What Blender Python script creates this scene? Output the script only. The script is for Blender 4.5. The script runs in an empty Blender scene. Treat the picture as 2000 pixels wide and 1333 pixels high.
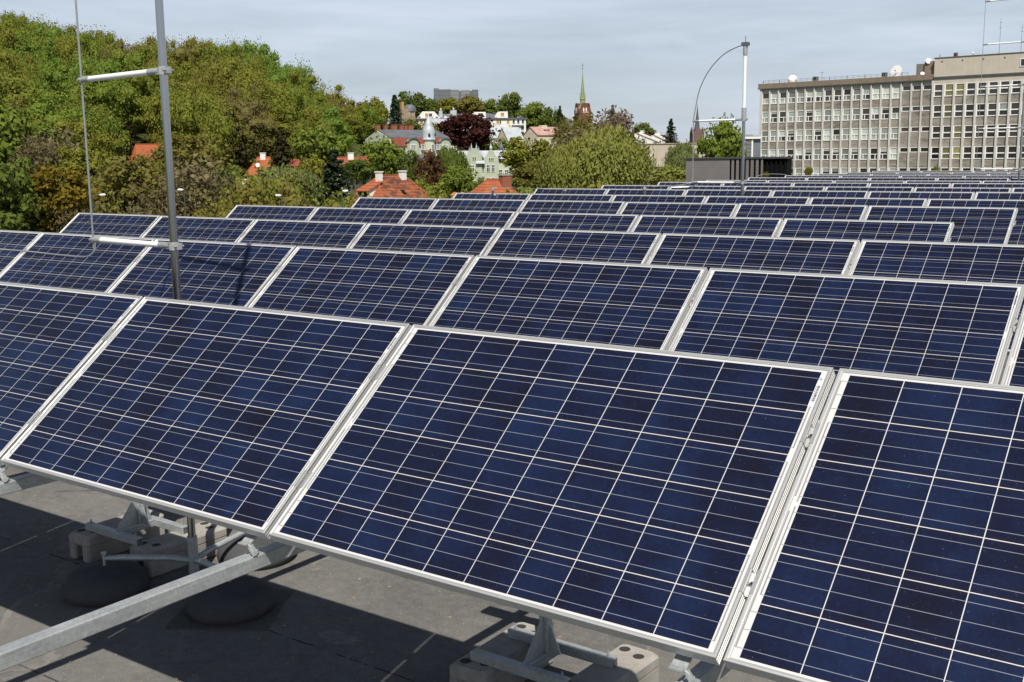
import bpy, math, random
import numpy as np
from mathutils import Vector, Matrix
R_ = math.radians
random.seed(7)
sc = bpy.context.scene
COL = sc.collection

# ------------------------------------------------------------------ camera, sky, sun, exposure
CAMZ = 2.52
F = 2158.41
CAMR = [[0.8105231, -0.0871537, -0.5791861], [0.5855949, 0.1398963, 0.7984407], [-0.011439, 0.9863231, -0.1644259]]
RT = Vector([r[0] for r in CAMR]); UP = Vector([r[1] for r in CAMR]); FW = Vector([r[2] for r in CAMR])
cd = bpy.data.cameras.new('camera'); cam = bpy.data.objects.new('camera', cd); COL.objects.link(cam)
cd.sensor_fit = 'HORIZONTAL'; cd.sensor_width = 36; cd.lens = F / 2000 * 36
cd.clip_start = 0.05; cd.clip_end = 20000
m = Matrix.Identity(4)
for i in range(3):
    m[i][0] = RT[i]; m[i][1] = UP[i]; m[i][2] = -FW[i]
m[2][3] = CAMZ
cam.matrix_world = m
sc.camera = cam

SUN_EL, SUN_AZ = 53.6, 141.9          # azimuth from +Y towards +X
w = bpy.data.worlds.new('World'); sc.world = w; w.use_nodes = True
nt = w.node_tree; nt.nodes.clear()
def wn(t, **k):
    n = nt.nodes.new(t)
    for a, b in k.items(): setattr(n, a, b)
    return n
sky = wn('ShaderNodeTexSky'); sky.sky_type = 'NISHITA'; sky.sun_disc = False
sky.sun_elevation = R_(SUN_EL); sky.sun_rotation = R_(SUN_AZ); sky.air_density = 1.0; sky.dust_density = 0.8; sky.ozone_density = 2.0
tc = wn('ShaderNodeTexCoord'); mp = wn('ShaderNodeMapping'); mp.inputs['Scale'].default_value = (1.0, 1.0, 7.5)
mp.inputs['Rotation'].default_value = (0, 0, R_(20))
nz = wn('ShaderNodeTexNoise'); nz.inputs['Scale'].default_value = 3.4; nz.inputs['Detail'].default_value = 7; nz.inputs['Roughness'].default_value = .55
nz.inputs['Distortion'].default_value = .4
rp = wn('ShaderNodeValToRGB'); rp.color_ramp.elements[0].position = .34; rp.color_ramp.elements[1].position = .66
rp.color_ramp.elements[0].color = (.52, .52, .52, 1); rp.color_ramp.elements[1].color = (.92, .92, .92, 1)
mx = wn('ShaderNodeMix', data_type='RGBA'); mx.inputs['B'].default_value = (11.4, 12.8, 14.8, 1)
bg = wn('ShaderNodeBackground'); bg.inputs['Strength'].default_value = .05
ow = wn('ShaderNodeOutputWorld')
L = nt.links.new
L(tc.outputs['Generated'], mp.inputs['Vector']); L(mp.outputs[0], nz.inputs['Vector']); L(nz.outputs['Fac'], rp.inputs[0])
sxyz = wn('ShaderNodeSeparateXYZ'); L(tc.outputs['Generated'], sxyz.inputs[0])
mr = wn('ShaderNodeMapRange'); mr.inputs['From Min'].default_value = .22; mr.inputs['From Max'].default_value = .5; mr.inputs['To Min'].default_value = 1; mr.inputs['To Max'].default_value = 0
L(sxyz.outputs[2], mr.inputs[0])
ml = wn('ShaderNodeMath', operation='MULTIPLY'); L(rp.outputs[0], ml.inputs[0]); L(mr.outputs[0], ml.inputs[1]); L(ml.outputs[0], mx.inputs['Factor']); L(sky.outputs[0], mx.inputs['A']); L(mx.outputs['Result'], bg.inputs[0]); L(bg.outputs[0], ow.inputs[0])

sd = bpy.data.lights.new('sun', 'SUN'); sd.energy = 5.0; sd.angle = R_(.53); sd.color = (1, .945, .86)
so = bpy.data.objects.new('sun', sd); COL.objects.link(so)
tos = Vector((math.sin(R_(SUN_AZ)) * math.cos(R_(SUN_EL)), math.cos(R_(SUN_AZ)) * math.cos(R_(SUN_EL)), math.sin(R_(SUN_EL))))
so.rotation_euler = tos.to_track_quat('Z', 'Y').to_euler(); so.location = tos * 60
vs = sc.view_settings; vs.view_transform = 'Standard'; vs.look = 'None'; vs.exposure = 0.25; vs.gamma = 1; vs.use_curve_mapping = False

# ------------------------------------------------------------------ helpers
CAM = Vector((0, 0, CAMZ))
def RAY(px, py): return RT * ((px - 1000) / F) + UP * ((666.5 - py) / F) + FW
def AT(px, py, d): return CAM + RAY(px, py) * d                      # point seen there at forward distance d
def ONZ(px, py, z):
    v = RAY(px, py); return CAM + v * ((z - CAMZ) / v.z)
def AZ(px): return -R_(35.96) + math.atan((px - 1000) / F)

class MB:
    def __init__(s): s.v = []; s.f = []; s.m = []; s.uv = None
    def quad(s, pts, mi=0):
        b = len(s.v); s.v += [tuple(p) for p in pts]; s.f.append(tuple(range(b, b + len(pts)))); s.m.append(mi)
    def box(s, c, d, mi=0, M=None, bev=0):
        x, y, z = d[0] / 2, d[1] / 2, d[2] / 2
        if bev:
            return s.bevbox(c, d, bev, mi, M)
        P = [(-x, -y, -z), (x, -y, -z), (x, y, -z), (-x, y, -z), (-x, -y, z), (x, -y, z), (x, y, z), (-x, y, z)]
        c = Vector(c); b = len(s.v)
        for p in P:
            q = Vector(p)
            if M is not None: q = M @ q
            s.v.append(tuple(c + q))
        for f in ((0, 3, 2, 1), (4, 5, 6, 7), (0, 1, 5, 4), (1, 2, 6, 5), (2, 3, 7, 6), (3, 0, 4, 7)):
            s.f.append(tuple(b + i for i in f)); s.m.append(mi)
    def bevbox(s, c, d, e, mi=0, M=None):
        x, y, z = d[0] / 2, d[1] / 2, d[2] / 2; c = Vector(c)
        def ring(ix, iy, zz):
            ch = e
            return [(-ix + ch, -iy, zz), (ix - ch, -iy, zz), (ix, -iy + ch, zz), (ix, iy - ch, zz), (ix - ch, iy, zz), (-ix + ch, iy, zz), (-ix, iy - ch, zz), (-ix, -iy + ch, zz)]
        rings = [ring(x - e, y - e, -z), ring(x, y, -z + e), ring(x, y, z - e), ring(x - e, y - e, z)]
        b = len(s.v)
        for r in rings:
            for p in r:
                q = Vector(p)
                if M is not None: q = M @ q
                s.v.append(tuple(c + q))
        for k in range(3):
            for i in range(8):
                j = (i + 1) % 8
                s.f.append((b + k * 8 + i, b + k * 8 + j, b + k * 8 + 8 + j, b + k * 8 + 8 + i)); s.m.append(mi)
        s.f.append(tuple(b + i for i in range(7, -1, -1))); s.m.append(mi)
        s.f.append(tuple(b + 24 + i for i in range(8))); s.m.append(mi)
    def bx(s, x0, x1, y0, y1, z0, z1, mi=0, M=None):
        s.box(((x0 + x1) / 2, (y0 + y1) / 2, (z0 + z1) / 2), (x1 - x0, y1 - y0, z1 - z0), mi, M)
    def beam(s, p, q, wd, ht, mi=0, up=(0, 0, 1), bev=0):
        p = Vector(p); q = Vector(q); a = (q - p); ln = a.length; a.normalize(); u = Vector(up)
        sd_ = a.cross(u).normalized(); u = sd_.cross(a)
        M = Matrix((a, sd_, u)).transposed()
        s.box((p + q) / 2, (ln, wd, ht), mi, M, bev)
    def tube(s, p, q, r, n=12, mi=0, r2=None, cap=True):
        s.path([p, q], [r, r if r2 is None else r2], n, mi, cap)
    def path(s, pts, rad, n=8, mi=0, cap=True):
        pts = [Vector(p) for p in pts]
        if not hasattr(rad, '__len__'): rad = [rad] * len(pts)
        b = len(s.v); pu = None
        for k, p in enumerate(pts):
            a = (pts[min(k + 1, len(pts) - 1)] - pts[max(k - 1, 0)]).normalized()
            if pu is None: pu = Vector((1, 0, 0)) if abs(a.x) < .8 else Vector((0, 1, 0))
            sv = a.cross(pu).normalized(); pu = sv.cross(a).normalized()
            for i in range(n):
                t = 2 * math.pi * i / n
                s.v.append(tuple(p + (pu * math.cos(t) + sv * math.sin(t)) * rad[k]))
        for k in range(len(pts) - 1):
            for i in range(n):
                j = (i + 1) % n
                s.f.append((b + k * n + i, b + k * n + j, b + k * n + n + j, b + k * n + n + i)); s.m.append(mi)
        if cap:
            s.f.append(tuple(b + i for i in range(n - 1, -1, -1))); s.m.append(mi)
            e = b + (len(pts) - 1) * n; s.f.append(tuple(e + i for i in range(n))); s.m.append(mi)
    def lathe(s, prof, c=(0, 0, 0), n=24, mi=0):
        b = len(s.v); cx, cy, cz = c
        for r, z in prof:
            for i in range(n):
                t = 2 * math.pi * i / n; s.v.append((cx + r * math.cos(t), cy + r * math.sin(t), cz + z))
        for k in range(len(prof) - 1):
            for i in range(n):
                j = (i + 1) % n
                s.f.append((b + k * n + i, b + k * n + j, b + k * n + n + j, b + k * n + n + i)); s.m.append(mi)
        s.f.append(tuple(b + i for i in range(n - 1, -1, -1))); s.m.append(mi)
        e = b + (len(prof) - 1) * n; s.f.append(tuple(e + i for i in range(n))); s.m.append(mi)
    def prism(s, poly, a0, a1, axis='y', mi=0, capmi=None):
        # poly in (x,z) extruded along y, or in (y,z) along x, or (x,y) along z
        def pt(u, v, a): return (u, a, v) if axis == 'y' else ((a, u, v) if axis == 'x' else (u, v, a))
        n = len(poly); b = len(s.v)
        for a in (a0, a1):
            for u, v in poly: s.v.append(pt(u, v, a))
        s.f.append(tuple(b + i for i in range(n))); s.m.append(mi if capmi is None else capmi)
        s.f.append(tuple(b + n + i for i in range(n - 1, -1, -1))); s.m.append(mi if capmi is None else capmi)
        for i in range(n):
            j = (i + 1) % n; s.f.append((b + i, b + n + i, b + n + j, b + j)); s.m.append(mi)
    def mesh(s, name, mats, smooth=False):
        me = bpy.data.meshes.new(name); me.from_pydata(s.v, [], s.f)
        mats = mats if isinstance(mats, (list, tuple)) else [mats]
        for a in mats: me.materials.append(a)
        if len(mats) > 1: me.polygons.foreach_set('material_index', s.m)
        if smooth:
            me.polygons.foreach_set('use_smooth', [True] * len(s.f))
        me.update()
        import bmesh
        bm = bmesh.new(); bm.from_mesh(me); bmesh.ops.recalc_face_normals(bm, faces=bm.faces); bm.to_mesh(me); bm.free()
        if smooth:
            try: me.set_sharp_from_angle(angle=R_(40))
            except Exception: pass
        return me
    def build(s, name, mats, parent=None, smooth=False):
        return link(name, s.mesh(name, mats, smooth), parent)
def link(name, me, parent=None):
    o = bpy.data.objects.new(name, me); COL.objects.link(o)
    if parent is not None: o.parent = parent
    return o
def tag(o, label=None, cat=None, group=None, kind=None):
    if label: o['label'] = label
    if cat: o['category'] = cat
    if group: o['group'] = group
    if kind: o['kind'] = kind
    return o
def thing(name, label, cat, loc=(0, 0, 0), rot=(0, 0, 0), group=None):
    o = bpy.data.objects.new(name, None); COL.objects.link(o); o.location = loc; o.rotation_euler = rot; o.empty_display_size = .2
    return tag(o, label, cat, group)
def copy_tree(o, parent=None):
    c = o.copy(); COL.objects.link(c)
    if parent is not None: c.parent = parent
    for ch in list(o.children): copy_tree(ch, c)
    return c

# ------------------------------------------------------------------ materials
class NT:
    def __init__(s, name):
        s.mat = bpy.data.materials.new(name); s.mat.use_nodes = True; s.t = s.mat.node_tree
        s.b = s.t.nodes['Principled BSDF']
    def n(s, t, ins=None, **k):
        x = s.t.nodes.new(t)
        for a, b in k.items(): setattr(x, a, b)
        for a, b in (ins or {}).items():
            if isinstance(b, bpy.types.NodeSocket): s.t.links.new(b, x.inputs[a])
            else: x.inputs[a].default_value = b
        return x
    def math(s, op, a, b=0.0, c=None):
        ins = {0: a, 1: b}
        if c is not None: ins[2] = c
        return s.n('ShaderNodeMath', ins, operation=op).outputs[0]
    def mix(s, fac, a, b, blend='MIX'):
        x = s.n('ShaderNodeMix', {'Factor': fac, 'A': a, 'B': b}, data_type='RGBA', blend_type=blend)
        return x.outputs['Result']
    def noise(s, vec, scale, det=4, rough=.55, dist=0):
        x = s.n('ShaderNodeTexNoise', {'Scale': scale, 'Detail': det, 'Roughness': rough, 'Distortion': dist})
        if vec is not None: s.t.links.new(vec, x.inputs['Vector'])
        return x.outputs['Fac']
    def ramp(s, fac, stops):
        x = s.n('ShaderNodeValToRGB', {0: fac}); e = x.color_ramp.elements
        e[0].position, e[0].color = stops[0][0], stops[0][1]
        e[1].position, e[1].color = stops[-1][0], stops[-1][1]
        for p, c in stops[1:-1]:
            q = e.new(p); q.color = c
        return x.outputs[0]
    def set(s, **k):
        for a, b in k.items():
            a = {'base': 'Base Color', 'rough': 'Roughness', 'metal': 'Metallic', 'normal': 'Normal', 'spec': 'Specular IOR Level'}[a]
            if isinstance(b, bpy.types.NodeSocket): s.t.links.new(b, s.b.inputs[a])
            else: s.b.inputs[a].default_value = b
        return s.mat
    def bump(s, h, st=.3, dist=.01):
        return s.n('ShaderNodeBump', {'Height': h, 'Strength': st, 'Distance': dist}).outputs[0]
    def obj(s): return s.n('ShaderNodeTexCoord').outputs['Object']
    def geo(s): return s.n('ShaderNodeNewGeometry').outputs['Position']
def c4(c): return (c[0], c[1], c[2], 1)
def plain(name, col, rough=.7, metal=0, var=.16, scale=3.0, spec=.4, bump=0):
    m = NT(name); co = m.obj()
    f = m.noise(co, scale, 5, .6)
    lo = c4([x * (1 - var) for x in col]); hi = c4([min(1, x * (1 + var)) for x in col])
    k = dict(base=m.ramp(f, [(.3, lo), (.7, hi)]), rough=rough, metal=metal, spec=spec)
    if bump: k['normal'] = m.bump(m.noise(co, scale * 8, 3), bump)
    return m.set(**k)

def mat_cells():
    m = NT('polycrystalline_cells')
    uv = m.n('ShaderNodeUVMap').outputs[0]; sp = m.n('ShaderNodeSeparateXYZ', {0: uv}); u, v = sp.outputs[0], sp.outputs[1]
    rnd = m.n('ShaderNodeObjectInfo').outputs['Random']
    p = .1587
    iu = m.math('FLOOR', m.math('DIVIDE', u, p)); iv = m.math('FLOOR', m.math('DIVIDE', v, p))
    cx = m.n('ShaderNodeCombineXYZ', {0: iu, 1: iv, 2: m.math('MULTIPLY', rnd, 913.7)}).outputs[0]
    wn_ = m.n('ShaderNodeTexWhiteNoise', {0: cx}, noise_dimensions='3D')
    crand = wn_.outputs['Value']; ccol = wn_.outputs['Color']
    off = m.n('ShaderNodeVectorMath', {0: m.n('ShaderNodeCombineXYZ', {0: u, 1: v, 2: m.math('MULTIPLY', rnd, 57.0)}).outputs[0], 1: ccol}, operation='ADD').outputs[0]
    soft = m.noise(off, 5.5, 2, .5)                # soft tone drift inside each cell
    grain = m.n('ShaderNodeTexVoronoi', {'Vector': off, 'Scale': 95.0}, feature='F1').outputs['Color']
    gs = m.n('ShaderNodeSeparateColor', {0: grain}).outputs[0]
    tone = m.math('ADD', m.math('ADD', .09, m.math('MULTIPLY', crand, .22)), m.math('ADD', m.math('MULTIPLY', soft, .66), m.math('MULTIPLY', gs, .13)))
    cell = m.ramp(tone, [(.24, (.0085, .0068, .0090, 1)), (.42, (.0074, .0080, .0180, 1)), (.58, (.0074, .0102, .0285, 1)), (.82, (.0088, .0160, .0480, 1))])
    # narrow brownish rim of each wafer
    eu = m.math('PINGPONG', u, p / 2); ev = m.math('PINGPONG', v, p / 2)
    rim = m.math('LESS_THAN', m.math('ADD', ev, m.math('MULTIPLY', soft, .012)), .016)
    cell = m.mix(m.math('MULTIPLY', rim, .35), cell, (.016, .011, .015, 1))
    dust = m.noise(m.n('ShaderNodeCombineXYZ', {0: u, 1: v, 2: rnd}).outputs[0], 240.0, 2)
    cell = m.mix(m.math('MULTIPLY', m.math('GREATER_THAN', dust, .735), .5), cell, (.25, .23, .2, 1))
    bus = m.math('LESS_THAN', m.math('PINGPONG', m.math('SUBTRACT', v, p / 6), p / 6), .00085)
    cell = m.mix(m.math('MULTIPLY', bus, .85), cell, (.24, .25, .28, 1))
    gap = m.math('MAXIMUM', m.math('LESS_THAN', eu, .00125), m.math('LESS_THAN', ev, .00125))
    out = m.math('MAXIMUM', m.math('MAXIMUM', m.math('LESS_THAN', u, 0), m.math('GREATER_THAN', u, p * 10)), m.math('MAXIMUM', m.math('LESS_THAN', v, 0), m.math('GREATER_THAN', v, p * 6)))
    white = m.math('MAXIMUM', gap, out)
    base = m.mix(white, cell, (.53, .53, .525, 1))
    return m.set(base=base, rough=m.math('ADD', .17, m.math('MULTIPLY', soft, .1)), spec=.42)
CELLS = mat_cells()
def mat_alu(name, col=(.58, .58, .565), rough=.45, metal=.62):
    m = NT(name); co = m.obj()
    mp_ = m.n('ShaderNodeMapping', {0: co, 'Scale': (3, 60, 60)}).outputs[0]
    f = m.noise(mp_, 4, 4); g = m.noise(co, 9, 5)
    b = m.ramp(f, [(.3, c4([x * .9 for x in col])), (.7, c4(col))])
    b = m.mix(m.math('MULTIPLY', m.math('GREATER_THAN', g, .63), .25), b, (.42, .41, .38, 1))
    return m.set(base=b, rough=rough, metal=metal)
ALU = mat_alu('anodised_aluminium')
def mat_galv():
    m = NT('galvanised_steel'); co = m.obj()
    vo = m.n('ShaderNodeTexVoronoi', {'Vector': co, 'Scale': 110.0}).outputs['Color']; g = m.n('ShaderNodeSeparateColor', {0: vo}).outputs[0]
    n1 = m.noise(co, 6, 6, .7); mp_ = m.n('ShaderNodeMapping', {0: co, 'Scale': (40, 2.5, 40)}).outputs[0]; n2 = m.noise(mp_, 3, 5)
    t = m.math('ADD', m.math('MULTIPLY', g, .14), m.math('ADD', m.math('MULTIPLY', n1, .5), m.math('MULTIPLY', n2, .38)))
    b = m.ramp(t, [(.3, (.26, .28, .285, 1)), (.55, (.40, .42, .42, 1)), (.8, (.56, .58, .57, 1))])
    return m.set(base=b, rough=m.math('ADD', .35, m.math('MULTIPLY', n1, .25)), metal=.4)
GALV = mat_galv()
STEEL = mat_alu('stainless_tube', (.46, .46, .45), .2, 1.0)
WHITE = plain('white_plastic', (.80, .80, .78), .35, 0, .05, 6)
DARKSTEEL = plain('dark_steel_fitting', (.16, .17, .17), .4, .7, .3, 20)
def mat_concrete(name, col, sc_=14):
    m = NT(name); co = m.obj(); a = m.noise(co, sc_, 8, .7); b = m.noise(co, sc_ * .22, 4)
    pit = m.n('ShaderNodeTexVoronoi', {'Vector': co, 'Scale': sc_ * 5.0}).outputs['Distance']
    col_ = m.ramp(m.math('ADD', m.math('MULTIPLY', a, .6), m.math('MULTIPLY', b, .4)), [(.32, c4([x * .66 for x in col])), (.52, c4(col)), (.72, c4([min(1, x * 1.25) for x in col]))])
    col_ = m.mix(m.math('MULTIPLY', m.math('LESS_THAN', pit, .16), .45), col_, c4([x * .4 for x in col]))
    return m.set(base=col_, rough=.9, spec=.2, normal=m.bump(a, .4, .004))
BLOCK = mat_concrete('concrete_block', (.31, .29, .26))
DOME = mat_concrete('tarred_dome', (.062, .062, .065), 9)
def mat_felt():
    m = NT('mineral_roofing_felt'); co = m.geo()
    g = m.noise(co, 420, 2, .8); big = m.noise(co, .9, 5, .6); mid = m.noise(co, 14, 4, .65)
    t = m.math('ADD', m.math('MULTIPLY', g, .5), m.math('ADD', m.math('MULTIPLY', mid, .28), m.math('MULTIPLY', big, .34)))
    b = m.ramp(t, [(.36, (.055, .054, .052, 1)), (.53, (.120, .116, .108, 1)), (.66, (.176, .170, .158, 1)), (.82, (.36, .34, .31, 1))])
    vo = m.n('ShaderNodeTexVoronoi', {'Vector': co, 'Scale': 80.0}).outputs['Distance']
    spk = m.math('LESS_THAN', vo, .13)
    b = m.mix(m.math('MULTIPLY', spk, .65), b, (.55, .52, .47, 1))
    # sheet laps: each metre across, wavering
    sx = m.n('ShaderNodeSeparateXYZ', {0: co}); wv = m.math('MULTIPLY', m.noise(co, 5, 3), .05)
    yy = m.math('ADD', sx.outputs[1], wv)
    lap = m.math('LESS_THAN', m.math('PINGPONG', m.math('ADD', yy, .18), .5), .006)
    brk = m.math('GREATER_THAN', m.noise(co, 7, 4), .46)
    b = m.mix(m.math('MULTIPLY', m.math('MULTIPLY', lap, brk), .8), b, (.018, .017, .016, 1))
    st = m.ramp(m.noise(co, 2.1, 6, .7, .8), [(.55, (0, 0, 0, 1)), (.75, (1, 1, 1, 1))])
    b = m.mix(m.math('MULTIPLY', st, .4), b, (.055, .053, .05, 1))
    pd = m.noise(co, .75, 5, .5, .5); ring = m.math('LESS_THAN', m.math('ABSOLUTE', m.math('SUBTRACT', pd, .56)), .007)
    b = m.mix(m.math('MULTIPLY', ring, .28), b, (.30, .28, .24, 1))
    b = m.mix(m.math('MULTIPLY', m.math('GREATER_THAN', pd, .567), .22), b, (.20, .19, .165, 1))
    return m.set(base=b, rough=.92, spec=.25, normal=m.bump(g, .5, .003))
FELT = mat_felt()
# ------------------------------------------------------------------ our flat roof
rb = MB()
RX0, RX1, RY0, RY1 = -14.3, 26.0, -9.0, 60.0
rb.bx(RX0, RX1, RY0, RY1, -21, 0, 0)
roof = tag(rb.build('roof', [FELT]), kind='structure')
kb = MB()
for a, b in (((RX0 + .12, RY0, .08), (RX0 + .12, RY1, .08)), ((RX0 + .24, RY1 - .12, .08), (RX1 - .24, RY1 - .12, .08)), ((RX1 - .12, RY0, .08), (RX1 - .12, RY1, .08))):
    kb.beam(a, b, .24, .154)
tag(kb.build('roof_kerb', [plain('zinc_flashing', (.36, .37, .37), .45, .5)]), kind='structure')

# ------------------------------------------------------------------ solar panels
W, S, TILT, GAP = 1.65, .99, .674635, .02033
PITCH = W + GAP
YS = [3.180, 5.7057, 8.230, 10.7592, 13.2877, 15.8318, 18.3846, 20.9401, 23.4978, 26.0575, 28.6185, 31.1803, 33.7425, 36.3048, 38.8672]
XS = [-4.4454 - 5 * PITCH, -7.7587 - 3 * PITCH, -12.750, -12.717, -12.685, -12.699, -12.683, -12.682, -12.683, -12.694, -12.676, -12.671, -12.640, -12.646, -12.619]
ZS = [0, -.001, -.0095, -.015, .0065, -.0034, .0055, -.0025, .0034, -.0105, -.0007, .0034, .0025, .002, .0007]
ZT = CAMZ - .62994
def frame_mesh():
    b = MB()
    # outer profile (inset, z): grooved side, lip on top, step down to the glass
    prof = [(.026, -.04), (0, -.04), (0, -.0335), (.0034, -.0325), (.0034, -.0300), (0, -.0290), (0, -.0235), (.0034, -.0225), (.0034, -.0200), (0, -.0190), (0, -.0135), (.0034, -.0125), (.0034, -.0100), (0, -.0090), (0, -.0006), (.0006, 0), (.0068, 0), (.0092, -.0022), (.0112, -.0026), (.0114, -.0045)]
    for k in range(len(prof) - 1):
        (a, za), (c, zc) = prof[k], prof[k + 1]
        P = lambda i, z: [(i, i, z), (W - i, i, z), (W - i, S - i, z), (i, S - i, z)]
        A, B = P(a, za), P(c, zc)
        for i in range(4):
            j = (i + 1) % 4; b.quad([A[i], A[j], B[j], B[i]])
    return b.mesh('frame', [ALU])
RIB = plain('tinned_ribbon', (.30, .30, .29), .45, .4)
def ribbons(b):
    z = -.0043
    oy = (S - 6 * .1587) / 2; p = .1587
    def strip(x, y0, y1, wd=.0042): b.bx(x - wd / 2, x + wd / 2, y0, y1, z - .0001, z + .0002, 1)
    def stub(x0, x1, y): b.bx(x0, x1, y - .0009, y + .0009, z - .0001, z + .00025, 1)
    xl = (W - 10 * p) / 2 + .003; xr = xl + 10 * p
    # left margin: two long collector ribbons, right margin: one per pair of strings
    strip(xl - .0185, oy + p * .16, oy + 2.84 * p); strip(xl - .0185, oy + p * 3.16, oy + 5.84 * p)
    strip(xl - .0075, oy + p * 1.16, oy + 2.95 * p); strip(xl - .0075, oy + p * 3.05, oy + 4.84 * p)
    for k in range(3): strip(xr + .0062, oy + p * (2 * k + .16), oy + p * (2 * k + 1.84))
    for r in range(6):
        for q in (1, 3, 5):
            y = oy + p * (r + q / 6); stub(xr, xr + .006, y); stub(xl - (.0075 if 1 <= r <= 4 else .0185), xl, y)
def laminate_mesh():
    b = MB(); i = .0112
    b.bx(i, W - i, i, S - i, -.0095, -.0045)
    ribbons(b)
    for a, c in (((i, i), (W - i, i + .0016)), ((i, S - i - .0016), (W - i, S - i)), ((i, i + .0016), (i + .0016, S - i - .0016)), ((W - i - .0016, i + .0016), (W - i, S - i - .0016))):
        b.bx(a[0], c[0], a[1], c[1], -.0045, -.0040, 1)
    me = b.mesh('laminate', [CELLS, RIB])
    uv = me.uv_layers.new(name='UVMap')
    ox = (W - 10 * .1587) / 2 + .003; oy = (S - 6 * .1587) / 2
    for l in me.loops:
        co = me.vertices[l.vertex_index].co; uv.data[l.index].uv = (co.x - ox, co.y - oy)
    return me
def label_mesh():
    b = MB(); x0, x1 = W - .0305, W - .0145
    y0, y1 = S - .155, S - .052; z = -.0041
    b.bx(x0, x1, y0, y1, z - .0001, z, 0)
    rr = random.Random(3); y = y0 + .018
    while y < y1 - .022:
        t = rr.choice([.0009, .0034, .0026]); b.bx(x0 + .006, x1 - .002, y, y + t, z, z + .0002, 1); y += t + rr.choice([.001, .0014, .0022])
    for k in range(9): b.bx(x0 + .0022, x0 + .0046, y0 + .022 + k * .0068, y0 + .026 + k * .0068, z, z + .0002, 1)
    return b.mesh('serial_label', [plain('label_paper', (.62, .63, .65), .5, 0, .05), plain('label_ink', (.03, .03, .03), .6, 0, 0)])
def clamp_mesh():
    b = MB(); g = GAP; l = .036
    b.bx(-.0095, .001, -l, l, .0003, .0026); b.bx(g - .001, g + .0095, -l, l, .0003, .0026)
    b.bx(-.0002, .0022, -l, l, -.024, .0003); b.bx(g - .0022, g + .0002, -l, l, -.024, .0003); b.bx(.0022, g - .0022, -l, l, -.024, -.0215)
    return b.mesh('clamp', [mat_alu('mill_aluminium', (.68, .68, .66), .3, .7)])
def bolt_mesh():
    b = MB(); c = GAP / 2
    b.lathe([(.0068, -.0215), (.0068, -.0135), (.0052, -.0128), (.0044, -.0128), (.0044, -.0095)], (c, 0, 0), 6)
    return b.mesh('bolt', [STEEL])
FR, LA, LB, CL, BO = frame_mesh(), laminate_mesh(), label_mesh(), clamp_mesh(), bolt_mesh()
ORD = ['zeroth', 'first', 'second', 'third', 'fourth', 'fifth', 'sixth', 'seventh', 'eighth', 'ninth', 'tenth', 'eleventh', 'twelfth', 'thirteenth', 'fourteenth', 'last']
ROWN = ['front row', 'second row', 'third row', 'fourth row', 'fifth row', 'sixth row', 'seventh row', 'eighth row', 'ninth row', 'tenth row', 'eleventh row', 'twelfth row', 'thirteenth row', 'fourteenth row', 'hindmost row']
PGROUP = 'solar panels in parallel rows on the flat roof'
def make_panel(near, clamps):
    t = thing('solar_panel', None, 'solar panel', group=PGROUP)
    link('frame', FR, t); la = link('cell_laminate', LA, t)
    if near:
        link('serial_label', LB, la)
    if clamps:
        for fy in (.235, .745):
            c = link('clamp', CL, t); c.location = (W, fy * S, 0)
            if near: link('bolt', BO, c)
    return t
protos = {}
panels = {}
def panel_label(r, i, n):
    if r == 0:
        return {3: 'solar panel cut off by the left edge of the photo in the front row', 4: 'large solar panel in the front row, second from the left edge of the photo', 5: 'largest solar panel, middle of the front row, seen whole above two concrete blocks', 6: 'solar panel cropped by the lower right corner of the photo, front row'}.get(i)
    if r == 1:
        return {1: 'solar panel cropped by the left edge of the photo in the second row', 2: 'solar panel left of the near mast in the second row, below the lowest bar', 3: 'solar panel in the second row with the dark mast shadow lying across it', 4: 'solar panel in the second row with a pale bird dropping on it', 5: 'solar panel directly behind the middle of the front row, in the second row', 6: 'wide solar panel second from the right in the second row', 7: 'solar panel sliver at the right edge of the second row'}.get(i)
    if r in (3, 4) and i == n - 1:
        return 'solar panel with a free right end closing the %s before the gap' % ROWN[r]
    if i == 0: return 'solar panel with a free left end opening the %s from the front' % ROWN[r]
    return 'blue solar panel, %s from the left end of the %s from the front' % (ORD[i + 1], ROWN[r])
for r in range(15):
    n = {0: 9, 1: 9, 2: 9}.get(r, 6)
    for i in range(n):
        if r == 0 and i < 2 or r == 1 and i < 1: continue
        near = r < 4; cl = r < 8 or r in (3, 4)
        key = (near, cl)
        if key not in protos: protos[key] = t = make_panel(near, cl)
        else: t = copy_tree(protos[key])
        jit = random.Random(r * 31 + i)
        t.location = (XS[r] + i * PITCH, YS[r] - S * math.cos(TILT), ZT + ZS[r] - S * math.sin(TILT))
        t.rotation_euler = (TILT + (jit.uniform(-.004, .004) if r > 1 else 0), 0, 0)
        lab = panel_label(r, i, n)
        t['label'] = lab or 'blue solar panel outside the picture in the %s' % ROWN[r]
        panels[(r, i)] = t
# bird dropping
bd = MB(); rr = random.Random(5)
for k in range(16):
    a = rr.uniform(0, 6.28); d = rr.random() ** 1.5 * .035; rad = rr.uniform(.003, .011); cx, cy = 1.16 + d * math.cos(a), .30 + d * math.sin(a) * 1.2
    bd.prism([(cx + rad * math.cos(t * 1.05) * rr.uniform(.7, 1.2), cy + rad * math.sin(t * 1.05) * rr.uniform(.7, 1.2)) for t in range(6)], -.0044, -.0041 + k * .00002, 'z')
bo_ = bd.build('bird_dropping', [plain('dried_dropping', (.42, .40, .36), .9)], panels[(1, 4)])

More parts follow.
